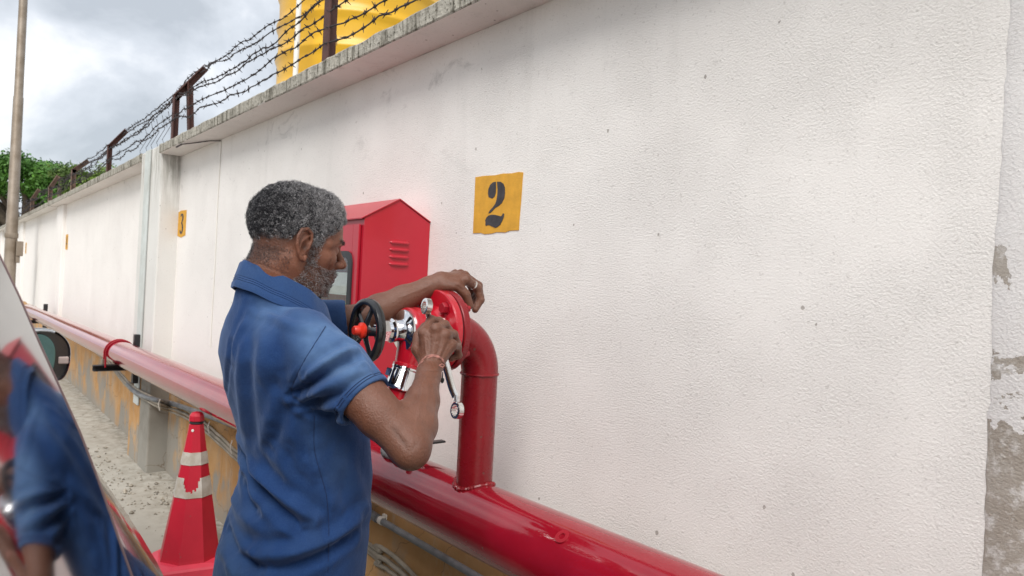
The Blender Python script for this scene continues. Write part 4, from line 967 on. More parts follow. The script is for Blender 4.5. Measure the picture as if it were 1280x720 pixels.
def relax(V, Q, it=1, lam=.5):
    for _ in range(it):
        s = np.zeros_like(V); c = np.zeros(len(V))
        for a, b in ((0, 1), (1, 2), (2, 3), (3, 0)):
            np.add.at(s, Q[:, a], V[Q[:, b]]); np.add.at(s, Q[:, b], V[Q[:, a]]); np.add.at(c, Q[:, a], 1); np.add.at(c, Q[:, b], 1)
        V = V * (1 - lam) + lam * s / np.maximum(c, 1)[:, None]
    return V
def normals(V, Q):
    n = np.cross(V[Q[:, 2]] - V[Q[:, 0]], V[Q[:, 3]] - V[Q[:, 1]]); N_ = np.zeros_like(V)
    for i in range(4): np.add.at(N_, Q[:, i], n)
    return N_ / (np.linalg.norm(N_, axis=1)[:, None] + 1e-12)
def fast_mesh(name, V, Q):
    me = bpy.data.meshes.new(name); nv, nq = len(V), len(Q); w = Q.shape[1]
    me.vertices.add(nv); me.vertices.foreach_set('co', np.ascontiguousarray(V, dtype=f4).ravel())
    me.loops.add(nq * w); me.loops.foreach_set('vertex_index', np.ascontiguousarray(Q, dtype=np.int32).ravel())
    me.polygons.add(nq); me.polygons.foreach_set('loop_start', np.arange(0, nq * w, w, dtype=np.int32)); me.polygons.foreach_set('loop_total', np.full(nq, w, np.int32))
    me.polygons.foreach_set('use_smooth', np.ones(nq, bool)); me.update(); me.validate(); return me
def color_attr(me, name, col):
    a = me.color_attributes.new(name, 'FLOAT_COLOR', 'POINT'); c = np.ones((len(me.vertices), 4), f4); c[:, :3] = col; a.data.foreach_set('color', c.ravel())

def largest(V, Q):
    lab = np.arange(len(V))
    while True:
        m = lab[Q].min(1); new = lab.copy(); np.minimum.at(new, Q.ravel(), np.repeat(m, 4)); new = new[new]
        if (new == lab).all(): break
        lab = new
    ids, cnt = np.unique(lab, return_counts=True); keep = lab == ids[cnt.argmax()]
    idx = np.cumsum(keep) - 1; q = keep[Q].all(1); return V[keep], idx[Q[q]]
# ------------------------------------------------------------------ the man
def frame(psi, pitch=0.0):
    f0 = vdir(math.cos(psi), 0, math.sin(psi)); R_ = vdir(math.sin(psi), 0, -math.cos(psi))
    f = f0 * math.cos(pitch) - ZZ * math.sin(pitch); u = ZZ * math.cos(pitch) + f0 * math.sin(pitch); return f, R_, u
TF, TRt, TU = frame(math.radians(37)); T0 = at(348, 400, 1.47); T0z = T0[2]
def tl(f, r, z): return np.array([T0[0], T0[1], 0]) + TF * f + TRt * r + ZZ * z      # torso coordinates, z above ground
HF, HRt, HU = frame(math.radians(32.5), math.radians(11)); HS = .94; HR_ = np.stack([HF, HRt, HU])
H0 = at(379.5, 310, 1.404) - HRt * .071
def hl(x, y, z): return H0 + (HF * x + HRt * y + HU * z) * HS
SR, ELR, WRR = at(390, 432, 1.33), at(513, 560, 1.25), at(538, 460, 1.455)
SL, ELL_, WRL = tl(.045, -.185, 1.375), at(449, 400, 1.69), at(548, 353, 1.738)

def interp(tab, z): t = np.array(tab); return [np.interp(z, t[:, 0], t[:, k]).astype(f4) for k in range(1, t.shape[1])]
TORSO = [(.70, .050, .150, .175), (.80, .050, .152, .180), (.90, .054, .148, .184), (1.00, .070, .134, .180), (1.08, .078, .126, .176), (1.16, .068, .126, .180), (1.26, .036, .126, .190), (1.33, .014, .120, .186), (1.375, .006, .108, .160), (1.41, .000, .097, .122), (1.44, -.002, .088, .092), (1.475, -.004, .082, .076), (1.50, -.004, .078, .070)]
def torso_field(P, grow):
    Q = P - np.array([T0[0], T0[1], 0], f4); f = Q @ TF.astype(f4); r = Q @ TRt.astype(f4); z = P[:, 2]
    c, a, b = interp(TORSO, z); a = a + grow; b = b + grow
    n = 2.25; rho = (np.abs((f - c) / a) ** n + np.abs(r / b) ** n) ** (1 / n)
    return (rho - 1) * np.minimum(a, b) * .9
def arm_field(P, S, E, W, fore_up):
    S, E, W = map(np.asarray, (S, E, W)); u = unit(E - S); v = unit(W - E)
    d = chain(P, [S, S + (E - S) * .35, S + (E - S) * .7, E], [.053, .047, .041, .033], .01)
    d = smin(d, ell(P, S + (E - S) * .45 + fore_up * .010, np.stack([u, unit(np.cross(u, fore_up)), unit(np.cross(u, np.cross(u, fore_up)))]), (.10, .037, .040)), .02)
    d = smin(d, chain(P, [E, E + (W - E) * .25, E + (W - E) * .55, E + (W - E) * .88, W], [.034, .0395, .033, .0245, .0235], .012), .022)
    d = smin(d, ell(P, E + u * .006 - v * .010, np.eye(3), (.024, .024, .024)), .014)          # elbow point
    return d
up_r = unit(np.cross(np.cross(ELR - SR, WRR - ELR), ELR - SR))
mid_u = vdir(-.55, .3, -.6)
def right_arm(P):
    d = arm_field(P, SR, ELR, WRR, up_r)
    a, b = ELR + (SR - ELR) * .22, ELR + (WRR - ELR) * .42                                       # brachioradialis crossing the elbow
    d = smin(d, chain(P, [a + up_r * .012, (a + b) / 2 + up_r * .020, b + up_r * .004], [.020, .027, .018], .01), .016)
    return d
up_l = unit(np.cross(np.cross(ELL_ - SL, WRL - ELL_), ELL_ - SL))
def left_arm(P): return arm_field(P, SL, ELL_, WRL, up_l)
def hand(P, W, arm_from, mcps, fingers, thumb, palm_n, scale=1.0):
    W = np.asarray(W); d = None
    dirw = unit(W - arm_from)
    for m in mcps:
        st = W + dirw * .004 + (np.asarray(m) - W) * .12
        c = chain(P, [st, (st * .45 + np.asarray(m) * .55) + palm_n * .003, np.asarray(m)], [.0195, .0155, .0125], 0); d = c if d is None else smin(d, c, .009)
    for i in range(len(mcps) - 1):                                                             # flesh between the metacarpals
        a = (np.asarray(mcps[i]) + np.asarray(mcps[i+1])) / 2; d = smin(d, cap(P, W * .7 + a * .3 + palm_n * .004, W * .15 + a * .85 + palm_n * .003, .015, .011), .010)
    for m in mcps: d = smin(d, ell(P, np.asarray(m) - palm_n * .0045, np.eye(3), (.0095,) * 3), .005)   # knuckles
    for m, F_, r0 in fingers:
        pts = [m] + F_
        d = smin(d, chain(P, pts, [r0 * 1.08, r0 * 1.0, r0 * .93, r0 * .82], .0025), .0055)
        for q in F_[:2]: d = smin(d, ell(P, np.asarray(q), np.eye(3), (r0 * 1.06,) * 3), .002)
    tp, tr = thumb
    d = smin(d, chain(P, tp, tr, .003), .010)
    return d
pn_r = unit(vdir(.08, .12, 1.0))
mR = [at(530, 416, 1.472), at(545, 411, 1.468), at(557, 418, 1.474), at(565, 431, 1.483)]
fR = [(mR[0], [at(539, 400, 1.503), at(549, 402, 1.523), at(552, 414, 1.524)], .0104), (mR[1], [at(556, 406, 1.508), at(564, 417, 1.527), at(557, 426, 1.526)], .0103), (mR[2], [at(567, 418, 1.514), at(571, 430, 1.530), at(562, 437, 1.527)], .0098), (mR[3], [at(572, 434, 1.515), at(573, 444, 1.529), at(564, 448, 1.524)], .0088)]
tR = ([at(533, 452, 1.468), at(522, 437, 1.482), at(523, 420, 1.503), at(531, 408, 1.520)], [.0165, .0135, .0115, .0095])
def right_hand(P): return hand(P, WRR, ELR, mR, fR, tR, pn_r)
pn_l = unit(vdir(.1, -1.0, .1))
mL = [at(583, 350, 1.752), at(581, 345.5, 1.772), at(576, 343.5, 1.792), at(569, 343.5, 1.810)]
fL = [(mL[0], [at(597, 360, 1.782), at(600.5, 375, 1.788), at(594, 387, 1.780)], .0110), (mL[1], [at(598, 357, 1.806), at(600, 371, 1.816), at(591, 379, 1.808)], .0110), (mL[2], [at(593, 354, 1.826), at(597, 368, 1.838), at(590, 375, 1.832)], .0104), (mL[3], [at(585, 352, 1.842), at(591, 364, 1.852), at(587, 372, 1.848)], .0094)]
tL = ([at(556, 357, 1.728), at(571, 357, 1.732), at(582, 368, 1.740), at(587.5, 382, 1.748)], [.0170, .0135, .0122, .0098])
def left_hand(P): return hand(P, WRL, ELL_, mL, fL, tL, pn_l)

# ---- head
HZL = [(-.13, -.040), (-.085, -.043), (-.062, -.036), (-.046, -.012), (-.032, .012), (-.022, .030), (-.008, .043), (.008, .040), (.016, .012), (.020, -.012), (.034, -.014), (.040, .012), (.046, .040), (.060, .052), (.072, .062), (.082, .082), (.10, .088)]
def hairline(x): t = np.array(HZL); return np.interp(x, t[:, 0], t[:, 1])
def hloc(P): return (P - H0.astype(f4)) @ HR_.T.astype(f4) / HS
I3 = np.eye(3)
def head_field(P):
    q = hloc(P).astype(f4); s = q * np.array([1, 0, 1], f4); qa = q.copy(); qa[:, 1] = np.abs(qa[:, 1])
    d = ell(q, (-.012, 0, .052), I3, (.096, .0745, .083))
    d = smin(d, ell(q, (.040, 0, .052), I3, (.055, .062, .058)), .03)
    d = smin(d, ell(q, (.036, 0, -.012), I3, (.055, .058, .070)), .025)
    d = smin(d, ell(q, (.030, 0, -.055), I3, (.058, .050, .042)), .022)
    d = smin(d, cap(qa, (.000, .052, -.038), (.058, .032, -.083), .014, .014), .018)
    d = smin(d, ell(q, (.076, 0, -.086), I3, (.022, .026, .021)), .018)
    d = smin(d, ell(qa, (.058, .040, -.006), I3, (.028, .022, .022)), .018)
    d = smin(d, chain(qa, [(.091, .0, .036), (.089, .022, .038), (.076, .044, .034), (.058, .058, .024)], [.0095, .0105, .009, .007]), .012)
    d = smax(d, -ell(qa, (.098, .031, .016), I3, (.016, .017, .0115)), .010)
    d = smin(d, ell(qa, (.0765, .031, .016), I3, (.0138, .0145, .0125)), .003)
    d = smin(d, cap(qa, (.089, .017, .0195), (.079, .045, .0185), .0032, .003), .003)           # upper lid
    d = smin(d, chain(q, [(.094, 0, .028), (.104, 0, .010), (.1165, 0, -.008)], [.0065, .0078, .0108]), .008)
    d = smin(d, ell(qa, (.1035, .0135, -.0125), I3, (.0125, .0085, .0095)), .005)
    d = smax(d, -ell(qa, (.1095, .0075, -.0215), I3, (.006, .0042, .004)), .003)
    d = smin(d, ell(q, (.080, 0, -.043), I3, (.0235, .030, .027)), .014)
    d = smin(d, chain(qa, [(.1035, 0, -.0385), (.101, .012, -.0395), (.092, .025, -.045)], [.0052, .0055, .003]), .005)
    d = smin(d, chain(qa, [(.1000, 0, -.0525), (.098, .012, -.0515), (.091, .024, -.046)], [.0062, .0058, .003]), .005)
    d = smax(d, -chain(qa, [(.1095, 0, -.0455), (.105, .014, -.0452), (.096, .026, -.046)], [.0018, .002, .0015]), .002)
    # ears
    def ey(x): return .0765 + .46 * max(0, .012 - x)
    helix = [(.009, .002), (.0125, .020), (.008, .034), (-.004, .0415), (-.017, .036), (-.0225, .020), (-.020, .002), (-.0125, -.014), (-.003, -.0245), (.004, -.026), (.007, -.018)]
    rr = [.003, .0038, .0040, .0042, .0042, .0042, .0040, .0042, .0056, .0055, .004]
    e = chain(qa, [(x, ey(x) + .0035, z) for x, z in helix], rr, .001)
    e = smin(e, chain(qa, [(.001, ey(.001), .026), (-.010, ey(-.01), .012), (-.0095, ey(-.01), -.004), (-.001, ey(0), -.012)], [.0032, .0042, .0040, .0036]), .003)
    e = smin(e, ell(qa, (-.0045, .0805, .006), np.array([(.91, -.414, 0), (.414, .91, 0), (0, 0, 1)]), (.0165, .0042, .030)), .003)
    e = smax(e, -ell(qa, (.0005, .0895, .002), I3, (.0100, .0105, .0150)), .002)
    e = smin(e, ell(qa, (.0085, .0775, -.0005), I3, (.0045, .005, .0065)), .003)
    d = smin(d, e, .004)
    d = smax(d, -ell(qa, (.0010, .0880, .0025), np.array([(.95, -.30, 0), (.30, .95, 0), (0, 0, 1)]), (.0075, .0110, .0125)), .0015)
    return d
NB = tl(-.004, 0, 1.40)
def neck_field(P):
    d = chain(P, [hl(-.022, 0, -.005), hl(-.028, 0, -.055), NB], [.058, .0565, .066], .01)
    for s in (-1, 1): d = smin(d, cap(P, hl(-.02, s * .052, -.03), tl(.06, s * .03, 1.42), .012, .014), .02)
    return d
def head_neck(P): return smin(head_field(P), neck_field(P), .022)
def inner_torso(P): return torso_field(P, -.014)
def bb(pts, m): p = np.array(pts); return p.min(0) - m, p.max(0) + m
regs = []
l, u = bb([hl(.125, 0, 0), hl(-.11, 0, 0), hl(0, .1, 0), hl(0, -.1, 0), hl(0, 0, .15), hl(0, 0, -.13), NB], .06); regs.append((l, u, head_neck, .02))
l, u = bb([SR, ELR, WRR], .075); regs.append((l, u, right_arm, .012))
l, u = bb([SL, ELL_, WRL], .075); regs.append((l, u, left_arm, .012))
l, u = bb([WRR] + mR + [q for f in fR for q in f[1]] + tR[0], .03); regs.append((l, u, right_hand, .012))
l, u = bb([WRL] + mL + [q for f in fL for q in f[1]] + tL[0], .03); regs.append((l, u, left_hand, .012))
l, u = bb([tl(a, b, c) for a in (-.2, .3) for b in (-.25, .25) for c in (.92, 1.5)], 0); regs.append((l, u, lambda P: np.maximum(inner_torso(P), (.95 - P[:, 2])), .02))
HRES = .0024
V, Q = surface(regs, HRES); V = relax(V, Q, 1, .35)
man = thing('person', 'man in a blue polo shirt with short grey hair tightening the red valve', 'person', tuple(tl(.03, 0, 0)))
# skin tint: beard shadow, lips, darker elbow, pale nails are the skin's own; ear hollow and creases carry painted shade
q = hloc(V); qa = np.abs(q[:, 1])
def ramp_in(t, a, b): return np.clip((t - a) / (b - a), 0, 1)
NV0 = normals(V, Q)
for S_a, E_a, fr_ in ((SR, ELR, .575), (SL, ELL_, .86)):
    ua = E_a - S_a; t_a = (V - S_a) @ ua / (ua @ ua); rad_ = np.linalg.norm(V - S_a - np.clip(t_a, 0, 1)[:, None] * ua, axis=1); mk = (rad_ < .085) & (t_a < fr_ + .1)
    V = V - NV0 * (.016 * mk * (1 - ramp_in(t_a, fr_ - .22, fr_ - .06)))[:, None]
tm = (V[:, 2] < 1.46) & (torso_field(V.astype(f4), 0) < .012); V = V - NV0 * (.012 * tm)[:, None]
base = np.tile(np.array([.155, .062, .036]), (len(V), 1))
hd = (np.linalg.norm(V - hl(0, 0, 0), axis=1) < .17)
base[hd] *= (1.42, 1.32, 1.22)
def beard_line(x): return np.interp(x, [-.02, .005, .02, .034, .05, .075, .09, .12], [-.075, -.060, -.016, -.014, -.026, -.030, -.0235, -.022])
bm_ = hd & (q[:, 0] > -.005) & (q[:, 2] < beard_line(q[:, 0])) & (q[:, 2] > -.118)
sb = np.clip((beard_line(q[:, 0]) - q[:, 2]) / .010, 0, 1) * (hd & (q[:, 0] > -.005))
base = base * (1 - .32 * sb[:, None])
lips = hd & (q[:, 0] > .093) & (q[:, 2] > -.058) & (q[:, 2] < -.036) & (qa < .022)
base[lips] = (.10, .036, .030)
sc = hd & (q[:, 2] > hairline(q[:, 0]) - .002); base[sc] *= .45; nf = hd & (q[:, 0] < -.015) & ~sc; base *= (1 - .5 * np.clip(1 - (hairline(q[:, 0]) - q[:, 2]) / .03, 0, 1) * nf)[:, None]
ed = np.linalg.norm(V - (ELR + vdir(.02, -.03, 0)), axis=1); base *= (1 - .35 * np.exp(-(ed / .035) ** 2))[:, None]; base *= (1 - .6 * np.exp(-((np.linalg.norm((q - np.array([.001, 0, .001])) * np.array([1, 0, 1]), axis=1) / .0078) ** 2)) * (hd & (qa > .060) & (qa < .100)))[:, None]  # darker elbow skin; ear hollow has its shade put into the tint
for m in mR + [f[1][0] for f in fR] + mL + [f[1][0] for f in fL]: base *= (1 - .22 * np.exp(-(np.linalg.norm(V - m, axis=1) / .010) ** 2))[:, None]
from mathutils.bvhtree import BVHTree
tree_ = BVHTree.FromPolygons(V.tolist(), Q.tolist()); NVs = normals(V, Q)
def hit_on(x, y):
    h = tree_.ray_cast(Vector(CP), Vector(unit(ray(x, y)))); return None if h[0] is None else np.array(h[0])
def crease(px, amp, wd, dark=0.0):  # dark puts the shade of the groove into the skin tint
    global V, base
    pts = [hit_on(p[0], p[1]) for p in sm([np.array([a, b, 0.]) for a, b in px], 5)]; pts = [p for p in pts if p is not None]
    if len(pts) < 2: return
    lo_, hi_ = np.min(pts, 0) - .03, np.max(pts, 0) + .03; ix = np.where(np.all((V > lo_) & (V < hi_), 1))[0]; best = np.full(len(ix), 9.0)
    for a, b in zip(pts[:-1], pts[1:]):
        ab = b - a; h = np.clip((V[ix] - a) @ ab / (ab @ ab + 1e-9), 0, 1); best = np.minimum(best, np.linalg.norm(V[ix] - a - h[:, None] * ab, axis=1))
    e_ = np.minimum(np.linalg.norm(V[ix] - pts[0], axis=1), np.linalg.norm(V[ix] - pts[-1], axis=1)); g_ = np.exp(-(best / wd) ** 2) * np.clip(e_ / (3 * wd) + .1, 0, 1)
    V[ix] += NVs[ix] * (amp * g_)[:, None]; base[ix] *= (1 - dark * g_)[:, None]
for px, a_, w_, dk_ in (
  ([(488,530),(500,548),(511,562)], -.0020, .0050, .38), ([(509,562),(518,558),(524,547)], -.0012, .005, .18), ([(502,510),(520,500),(524,482)], -.0018, .006, .1),
  ([(527,480),(524,510),(520,535)], .0012, .0028, 0), ([(540,478),(544,505),(541,530)], .0011, .0026, 0), ([(532,470),(535,490),(532,515)], .0008, .0025, 0),
  ([(534,452),(532,437),(531,421)], .0013, .0024, 0), ([(540,450),(543,433),(545,418)], .0013, .0024, 0), ([(546,451),(553,436),(557,424)], .0013, .0024, 0), ([(551,453),(560,442),(565,434)], .0011, .0024, 0),
  ([(537,446),(538,430),(538,418)], -.0013, .0024, .12), ([(545,447),(549,432),(551,421)], -.0013, .0024, .12), ([(550,449),(557,436),(561,427)], -.0012, .0024, .12), ([(536,440),(544,430),(552,433)], .0009, .0018, 0),
  ([(536,404),(542,402)], -.0010, .0016, .3), ([(528,462),(540,464),(551,462)], -.0008, .0018, .15),
  ([(500,372),(520,364),(538,357)], .0010, .003, 0), ([(560,349),(572,348),(583,350)], .0012, .0024, 0), ([(556,352),(568,356),(578,362)], -.0010, .003, .12), ([(577,362),(583,360)], -.001, .0018, .25), ([(597,365),(603,366)], -.001, .0018, .3), ([(590,357),(596,354)], -.001, .0018, .25),
  ([(330,332),(345,338),(362,345)], -.0010, .003, .12), ([(372,345),(385,352),(396,362)], -.0012, .004, .12), ([(408,292),(414,297),(418,303)], -.0010, .0022, .15), ([(409,300),(414,303)], -.0008, .0018, .12), ([(417,322),(412,330),(411,338)], -.0015, .003, .2), ([(409,270),(418,269)], -.0007, .0018, .12), ([(408,262),(418,261)], -.0007, .0018, .12)):
    crease(px, a_, w_, dk_)
spk = np.array([mnoise.noise(Vector(tuple(p * 55))) for p in V]) if False else 0
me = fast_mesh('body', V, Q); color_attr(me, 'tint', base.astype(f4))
m_, nt_, b_ = newmat('brown_skin'); L = nt_.links.new
at_ = N(nt_, 'ShaderNodeAttribute', attribute_name='tint'); tc_ = N(nt_, 'ShaderNodeTexCoord')
nz = noise(nt_, tc_.outputs['Object'], 38, 5, .65); nz2 = noise(nt_, tc_.outputs['Object'], 240, 5, .7); nz3 = noise(nt_, tc_.outputs['Object'], 9, 3)
cv = mixc(nt_, rng(nt_, nz, .35, .7, 0, .30), at_.outputs['Color'], (.075, .028, .016)); cv = mixc(nt_, rng(nt_, nz3, .4, .7, 0, .35), cv, (.22, .112, .080)); cv = mixc(nt_, rng(nt_, nz2, .5, .75, 0, .10), cv, (.30, .17, .13))
L(cv, b_.inputs['Base Color']); L(rng(nt_, nz, .3, .7, .28, .44), b_.inputs['Roughness']); b_.inputs['Subsurface Weight'].default_value = .12; b_.inputs['Subsurface Radius'].default_value = (.010, .004, .002); b_.inputs['Subsurface Scale'].default_value = 1.0
b_.inputs['Specular IOR Level'].default_value = .42
bp = N(nt_, 'ShaderNodeBump', inp={'Strength': .8, 'Distance': .0024}); L(math_(nt_, 'ADD', nz2, math_(nt_, 'MULTIPLY', nz, .6)), bp.inputs['Height']); L(bp.outputs[0], b_.inputs['Normal'])
M['skin'] = m_
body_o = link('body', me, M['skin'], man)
NV = normals(V, Q)
# eyes
for s in (1, -1):
    mb = MB(); c = hl(.0752, s * .031, .016); rs = [[c + HF * (.0128 * math.cos(a)) + (HRt * math.cos(b) + HU * math.sin(b)) * .0128 * math.sin(a) for b in np.linspace(0, 2*PI, 17)[:-1]] for a in np.linspace(.01, PI - .01, 10)]; mb.rings(rs); eye = mb.build('eye', M['paper'], body_o)
    mb = MB(); mb.lathe(c + HF * .0120, HF, [(0, .0058), (.0012, .005), (.0016, .001)], 16); mb.build('iris', M['blackplastic'], body_o)

# ---- hair: curly short shell plus many small curls
def hair_field(P):
    q = hloc(P).astype(f4)
    d = ell(q, (-.012, 0, .054), I3, (.101, .0785, .092)); d = smin(d, ell(q, (.034, 0, .058), I3, (.054, .063, .068)), .03); d = smin(d, ell(q, (.044, 0, .090), I3, (.043, .056, .050)), .02)
    nzv = np.sin(q[:, 0] * 410 + 3 * np.sin(q[:, 2] * 230)) * np.sin(q[:, 1] * 390 + 2 * np.sin(q[:, 0] * 210)) * np.sin(q[:, 2] * 370 + 2.5 * np.sin(q[:, 1] * 260))
    side = np.clip((.06 - q[:, 2]) / .09, 0, 1); lump = np.sin(q[:, 0] * 150 + 2 * np.sin(q[:, 1] * 120)) * np.sin(q[:, 1] * 160 + q[:, 2] * 60) * np.sin(q[:, 2] * 140 + 2 * np.sin(q[:, 0] * 90)); d = d + .0060 * side - .0022 * nzv - .0030 * lump * (1 - .6 * side)
    hl_ = hairline(q[:, 0]).astype(f4); back = np.abs(q[:, 1]) < .5
    return smax(d, (hl_ - q[:, 2]) * .75, .004)
l, u = bb([hl(.12, 0, 0), hl(-.13, 0, 0), hl(0, .1, 0), hl(0, -.1, 0), hl(0, 0, .17), hl(0, 0, -.06)], .01)
VH, QH = surface([(l, u, hair_field, 0)], .0024); VH, QH = largest(VH, QH); VH = relax(VH, QH, 1, .3); NH = normals(VH, QH)
def greyness(q): return np.clip(.42 + .42 * np.clip((q[:, 0] + .01) / .085, 0, 1) + .25 * np.clip((.03 - q[:, 2]) / .05, 0, 1) * (q[:, 0] > 0) + .22 * np.clip((q[:, 2] - .10) / .04, 0, 1) - .25 * np.clip((-.03 - q[:, 0]) / .06, 0, 1), .03, .95)
me = fast_mesh('hair', VH, QH); gq = greyness(hloc(VH)); color_attr(me, 'tint', (np.array([.016, .0155, .018])[None] * (1 + 2.1 * gq[:, None])).astype(f4))
m_, nt_, b_ = newmat('salt_and_pepper_hair'); at_ = N(nt_, 'ShaderNodeAttribute', attribute_name='tint'); nt_.links.new(at_.outputs['Color'], b_.inputs['Base Color']); b_.inputs['Roughness'].default_value = .5; b_.inputs['Specular IOR Level'].default_value = .35
M['hair'] = m_
hair_o = link('hair', me, M['hair'], man)
def curls(name, P, Nn, count, len_, wid, curl, greyf, dark, light, parent, seed, lift=.35):
    r = np.random.default_rng(seed); idx = r.choice(len(P), count); p = P[idx] + r.normal(0, .0012, (count, 3)); n = Nn[idx]
    t = np.cross(n, r.normal(0, 1, (count, 3))); t /= np.linalg.norm(t, axis=1)[:, None]; b = np.cross(n, t)
    S = 5; ln = len_ * r.uniform(.6, 1.3, count)[:, None]; ph = r.uniform(0, 2*PI, count)[:, None]; cu = curl * r.uniform(.6, 1.4, count)[:, None]
    V_s = []; w0 = wid * r.uniform(.7, 1.3, count)[:, None]
    for k in range(S):
        s = k / (S - 1); a = ph + cu * s
        c = p + n * (ln * s * lift + .0008) + (t * np.sin(a) + b * np.cos(a)) * ln * .33 * (1 if curl > 0 else 0) - (t * np.sin(ph) + b * np.cos(ph)) * ln * .33 + t * ln * s * .25
        wv = (t * np.cos(a * .7) + b * np.sin(a * .7) + n * .5) * w0 * (1 - .65 * s); V_s += [c - wv, c + wv]
    A = np.stack(V_s, 1); vv = A.reshape(-1, 3); base_i = np.arange(count)[:, None] * (2 * S)
    F_ = np.concatenate([base_i + np.array([[2*k, 2*k+1, 2*k+3, 2*k+2]]) for k in range(S - 1)], 0)
    g = greyf(hloc(P[idx])); cl_ = .5 + .5 * np.sin(P[idx][:, 0] * 240 + 2 * np.sin(P[idx][:, 2] * 170)) * np.sin(P[idx][:, 2] * 260 + P[idx][:, 1] * 190); isw = r.random(count) < g * (.55 + .9 * cl_); col = np.where(isw[:, None], light * r.uniform(.55, 1.15, (count, 1)), dark * r.uniform(.6, 1.7, (count, 1)))
    me = fast_mesh(name, vv, F_); color_attr(me, 'tint', np.repeat(col, 2 * S, 0).astype(f4)); o = link(name, me, M['hair'], parent); o['kind'] = 'stuff'; return o
qh = hloc(VH); outm = (qh[:, 2] > hairline(qh[:, 0]) - .001) & (NH @ (HU + HF * .0) > -.75)
DK, LT = np.array([[.030, .029, .033]]), np.array([[.42, .41, .415]])
top = outm & (np.linalg.norm(qh - np.array([-.005, 0, .05]), axis=1) > .07)
curls('hair_curl', VH[top], NH[top], 32000, .0100, .00036, 5.0, greyness, DK, LT, hair_o, 3, .22)
bd = bm_ & (~lips) & (V @ np.ones(3) < 1e9)
wgt = bd & (q[:, 2] < beard_line(q[:, 0]) - .002)
curls('beard_hair', V[wgt], NV[wgt], 14000, .0046, .00027, 1.5, lambda q: np.clip(.72 - .35 * np.clip((-.07 - q[:, 2]) / .03, 0, 1), .1, .9), np.array([[.035, .028, .026]]), np.array([[.44, .41, .40]]), body_o, 5, .6)
sbn = hd & (q[:, 0] > .014) & (q[:, 0] < .042) & (q[:, 2] < .05) & (q[:, 2] > -.03) & (qa > .04)
curls('sideburn_hair', V[sbn], NV[sbn], 2200, .0050, .00036, 1.5, lambda q: np.full(len(q), .66), np.array([[.02, .017, .018]]), np.array([[.55, .53, .53]]), body_o, 6, .5)
npe = hd & (q[:, 0] < -.02) & (q[:, 2] < -.01) & (q[:, 2] > -.070 + .022 * RNG.random(len(q)))
curls('nape_hair', V[npe], NV[npe], 5200, .0042, .00032, 1.0, lambda q: np.full(len(q), .05), DK, LT * .4, body_o, 8, .4)
br = hd & (q[:, 0] > .070) & (qa > .008) & (qa < .052) & (q[:, 2] > .035) & (q[:, 2] < .0425)
curls('eyebrow_hair', V[br], NV[br], 620, .0060, .00034, .6, lambda q: np.full(len(q), .18), np.array([[.010, .008, .008]]), LT * .6, body_o, 7, .25)

# ---- polo shirt
def sleeve_field(P, S, E, frac, r0, r1, k=1):
    u = unit(E - S); H = S + (E - S) * frac
    d = chain(P, [S - u * .02, S + (E - S) * .25, H + u * .02], [r0 * .92, r0, r1], .01)
    d = smax(d, ((P - H.astype(f4)) @ u.astype(f4)), .0015)
    core = cap(P, H - u * .018, H + u * .06, r1 - .0052, r1 - .0052)
    return smax(d, -core, .001)
FRR, FRL = .575, .86
HEMR = SR + (ELR - SR) * FRR
def shirt(P):
    d = torso_field(P, .0)
    a = sleeve_field(P, SR + vdir(-.01, .0, .02), ELR, FRR, .0665, .0545); b = sleeve_field(P, SL, ELL_, FRL, .064, .050)
    yoke = cap(P, tl(-.01, -.13, 1.352), tl(-.01, .13, 1.348), .058, .056)
    d = smin(d, yoke, .04)
    u = unit(ELR - SR); t = ((P - SR.astype(f4)) @ u.astype(f4)); kk = .035
    d = smin(d, a, .030); d = smin(d, b, .035)
    H = HEMR; uu = u                                                                           # re-cut the cuff after blending
    dd = np.linalg.norm(P - H.astype(f4), axis=1); cut = ((P - H.astype(f4)) @ uu.astype(f4))
    near = dd < .085
    d = np.where(near, np.where(cut > -.03, a, d), d)
    d = smax(d, (.765 - P[:, 2]) * .9, .003)
    d = smax(d, P[:, 2] - 1.497, .003)
    return d
l, u = bb([tl(a, b, c) for a in (-.17, .24) for b in (-.22, .22) for c in (.74, 1.5)] + [HEMR, SR, SL, ELL_], .07)
VS, QS = surface([(l, u, shirt, 0)], .0042); VS = relax(VS, QS, 3, .45)
from mathutils.bvhtree import BVHTree
NS = normals(VS, QS); tree_ = BVHTree.FromPolygons(VS.tolist(), QS.tolist())
def hit(x, y):
    h = tree_.ray_cast(Vector(CP), Vector(unit(ray(x, y)))); return None if h[0] is None else np.array(h[0])
disp = np.zeros(len(VS)); paleness = np.zeros(len(VS)); line = np.zeros(len(VS))
def seg_d(pts):
    best = np.full(len(VS), 9.0)
    for a, b in zip(pts[:-1], pts[1:]):
        ab = b - a; h = np.clip((VS - a) @ ab / (ab @ ab + 1e-9), 0, 1); best = np.minimum(best, np.linalg.norm(VS - a - h[:, None] * ab, axis=1))
    return best
def fold(px, amp, wd, side=0.0, wd2=None):
    """a fold along points found on the cloth; a ridge (amp > 0) or groove with a shoulder beside it"""
    global disp
    pts = [hit(*p) for p in sm([np.array([a, b, 0.]) for a, b in px], 4) for p in [p[:2]]]; pts = [p for p in pts if p is not None]
    if len(pts) < 2: return
    dd = seg_d(pts); L_ = np.linalg.norm(pts[-1] - pts[0]); e = np.minimum(np.linalg.norm(VS - pts[0], axis=1), np.linalg.norm(VS - pts[-1], axis=1))
    taper = np.clip(e / (wd * 1.6), .15, 1); disp += amp * np.exp(-(dd / wd) ** 2) * taper - amp * .35 * np.exp(-((dd - wd * 2.0) / wd) ** 2) * taper
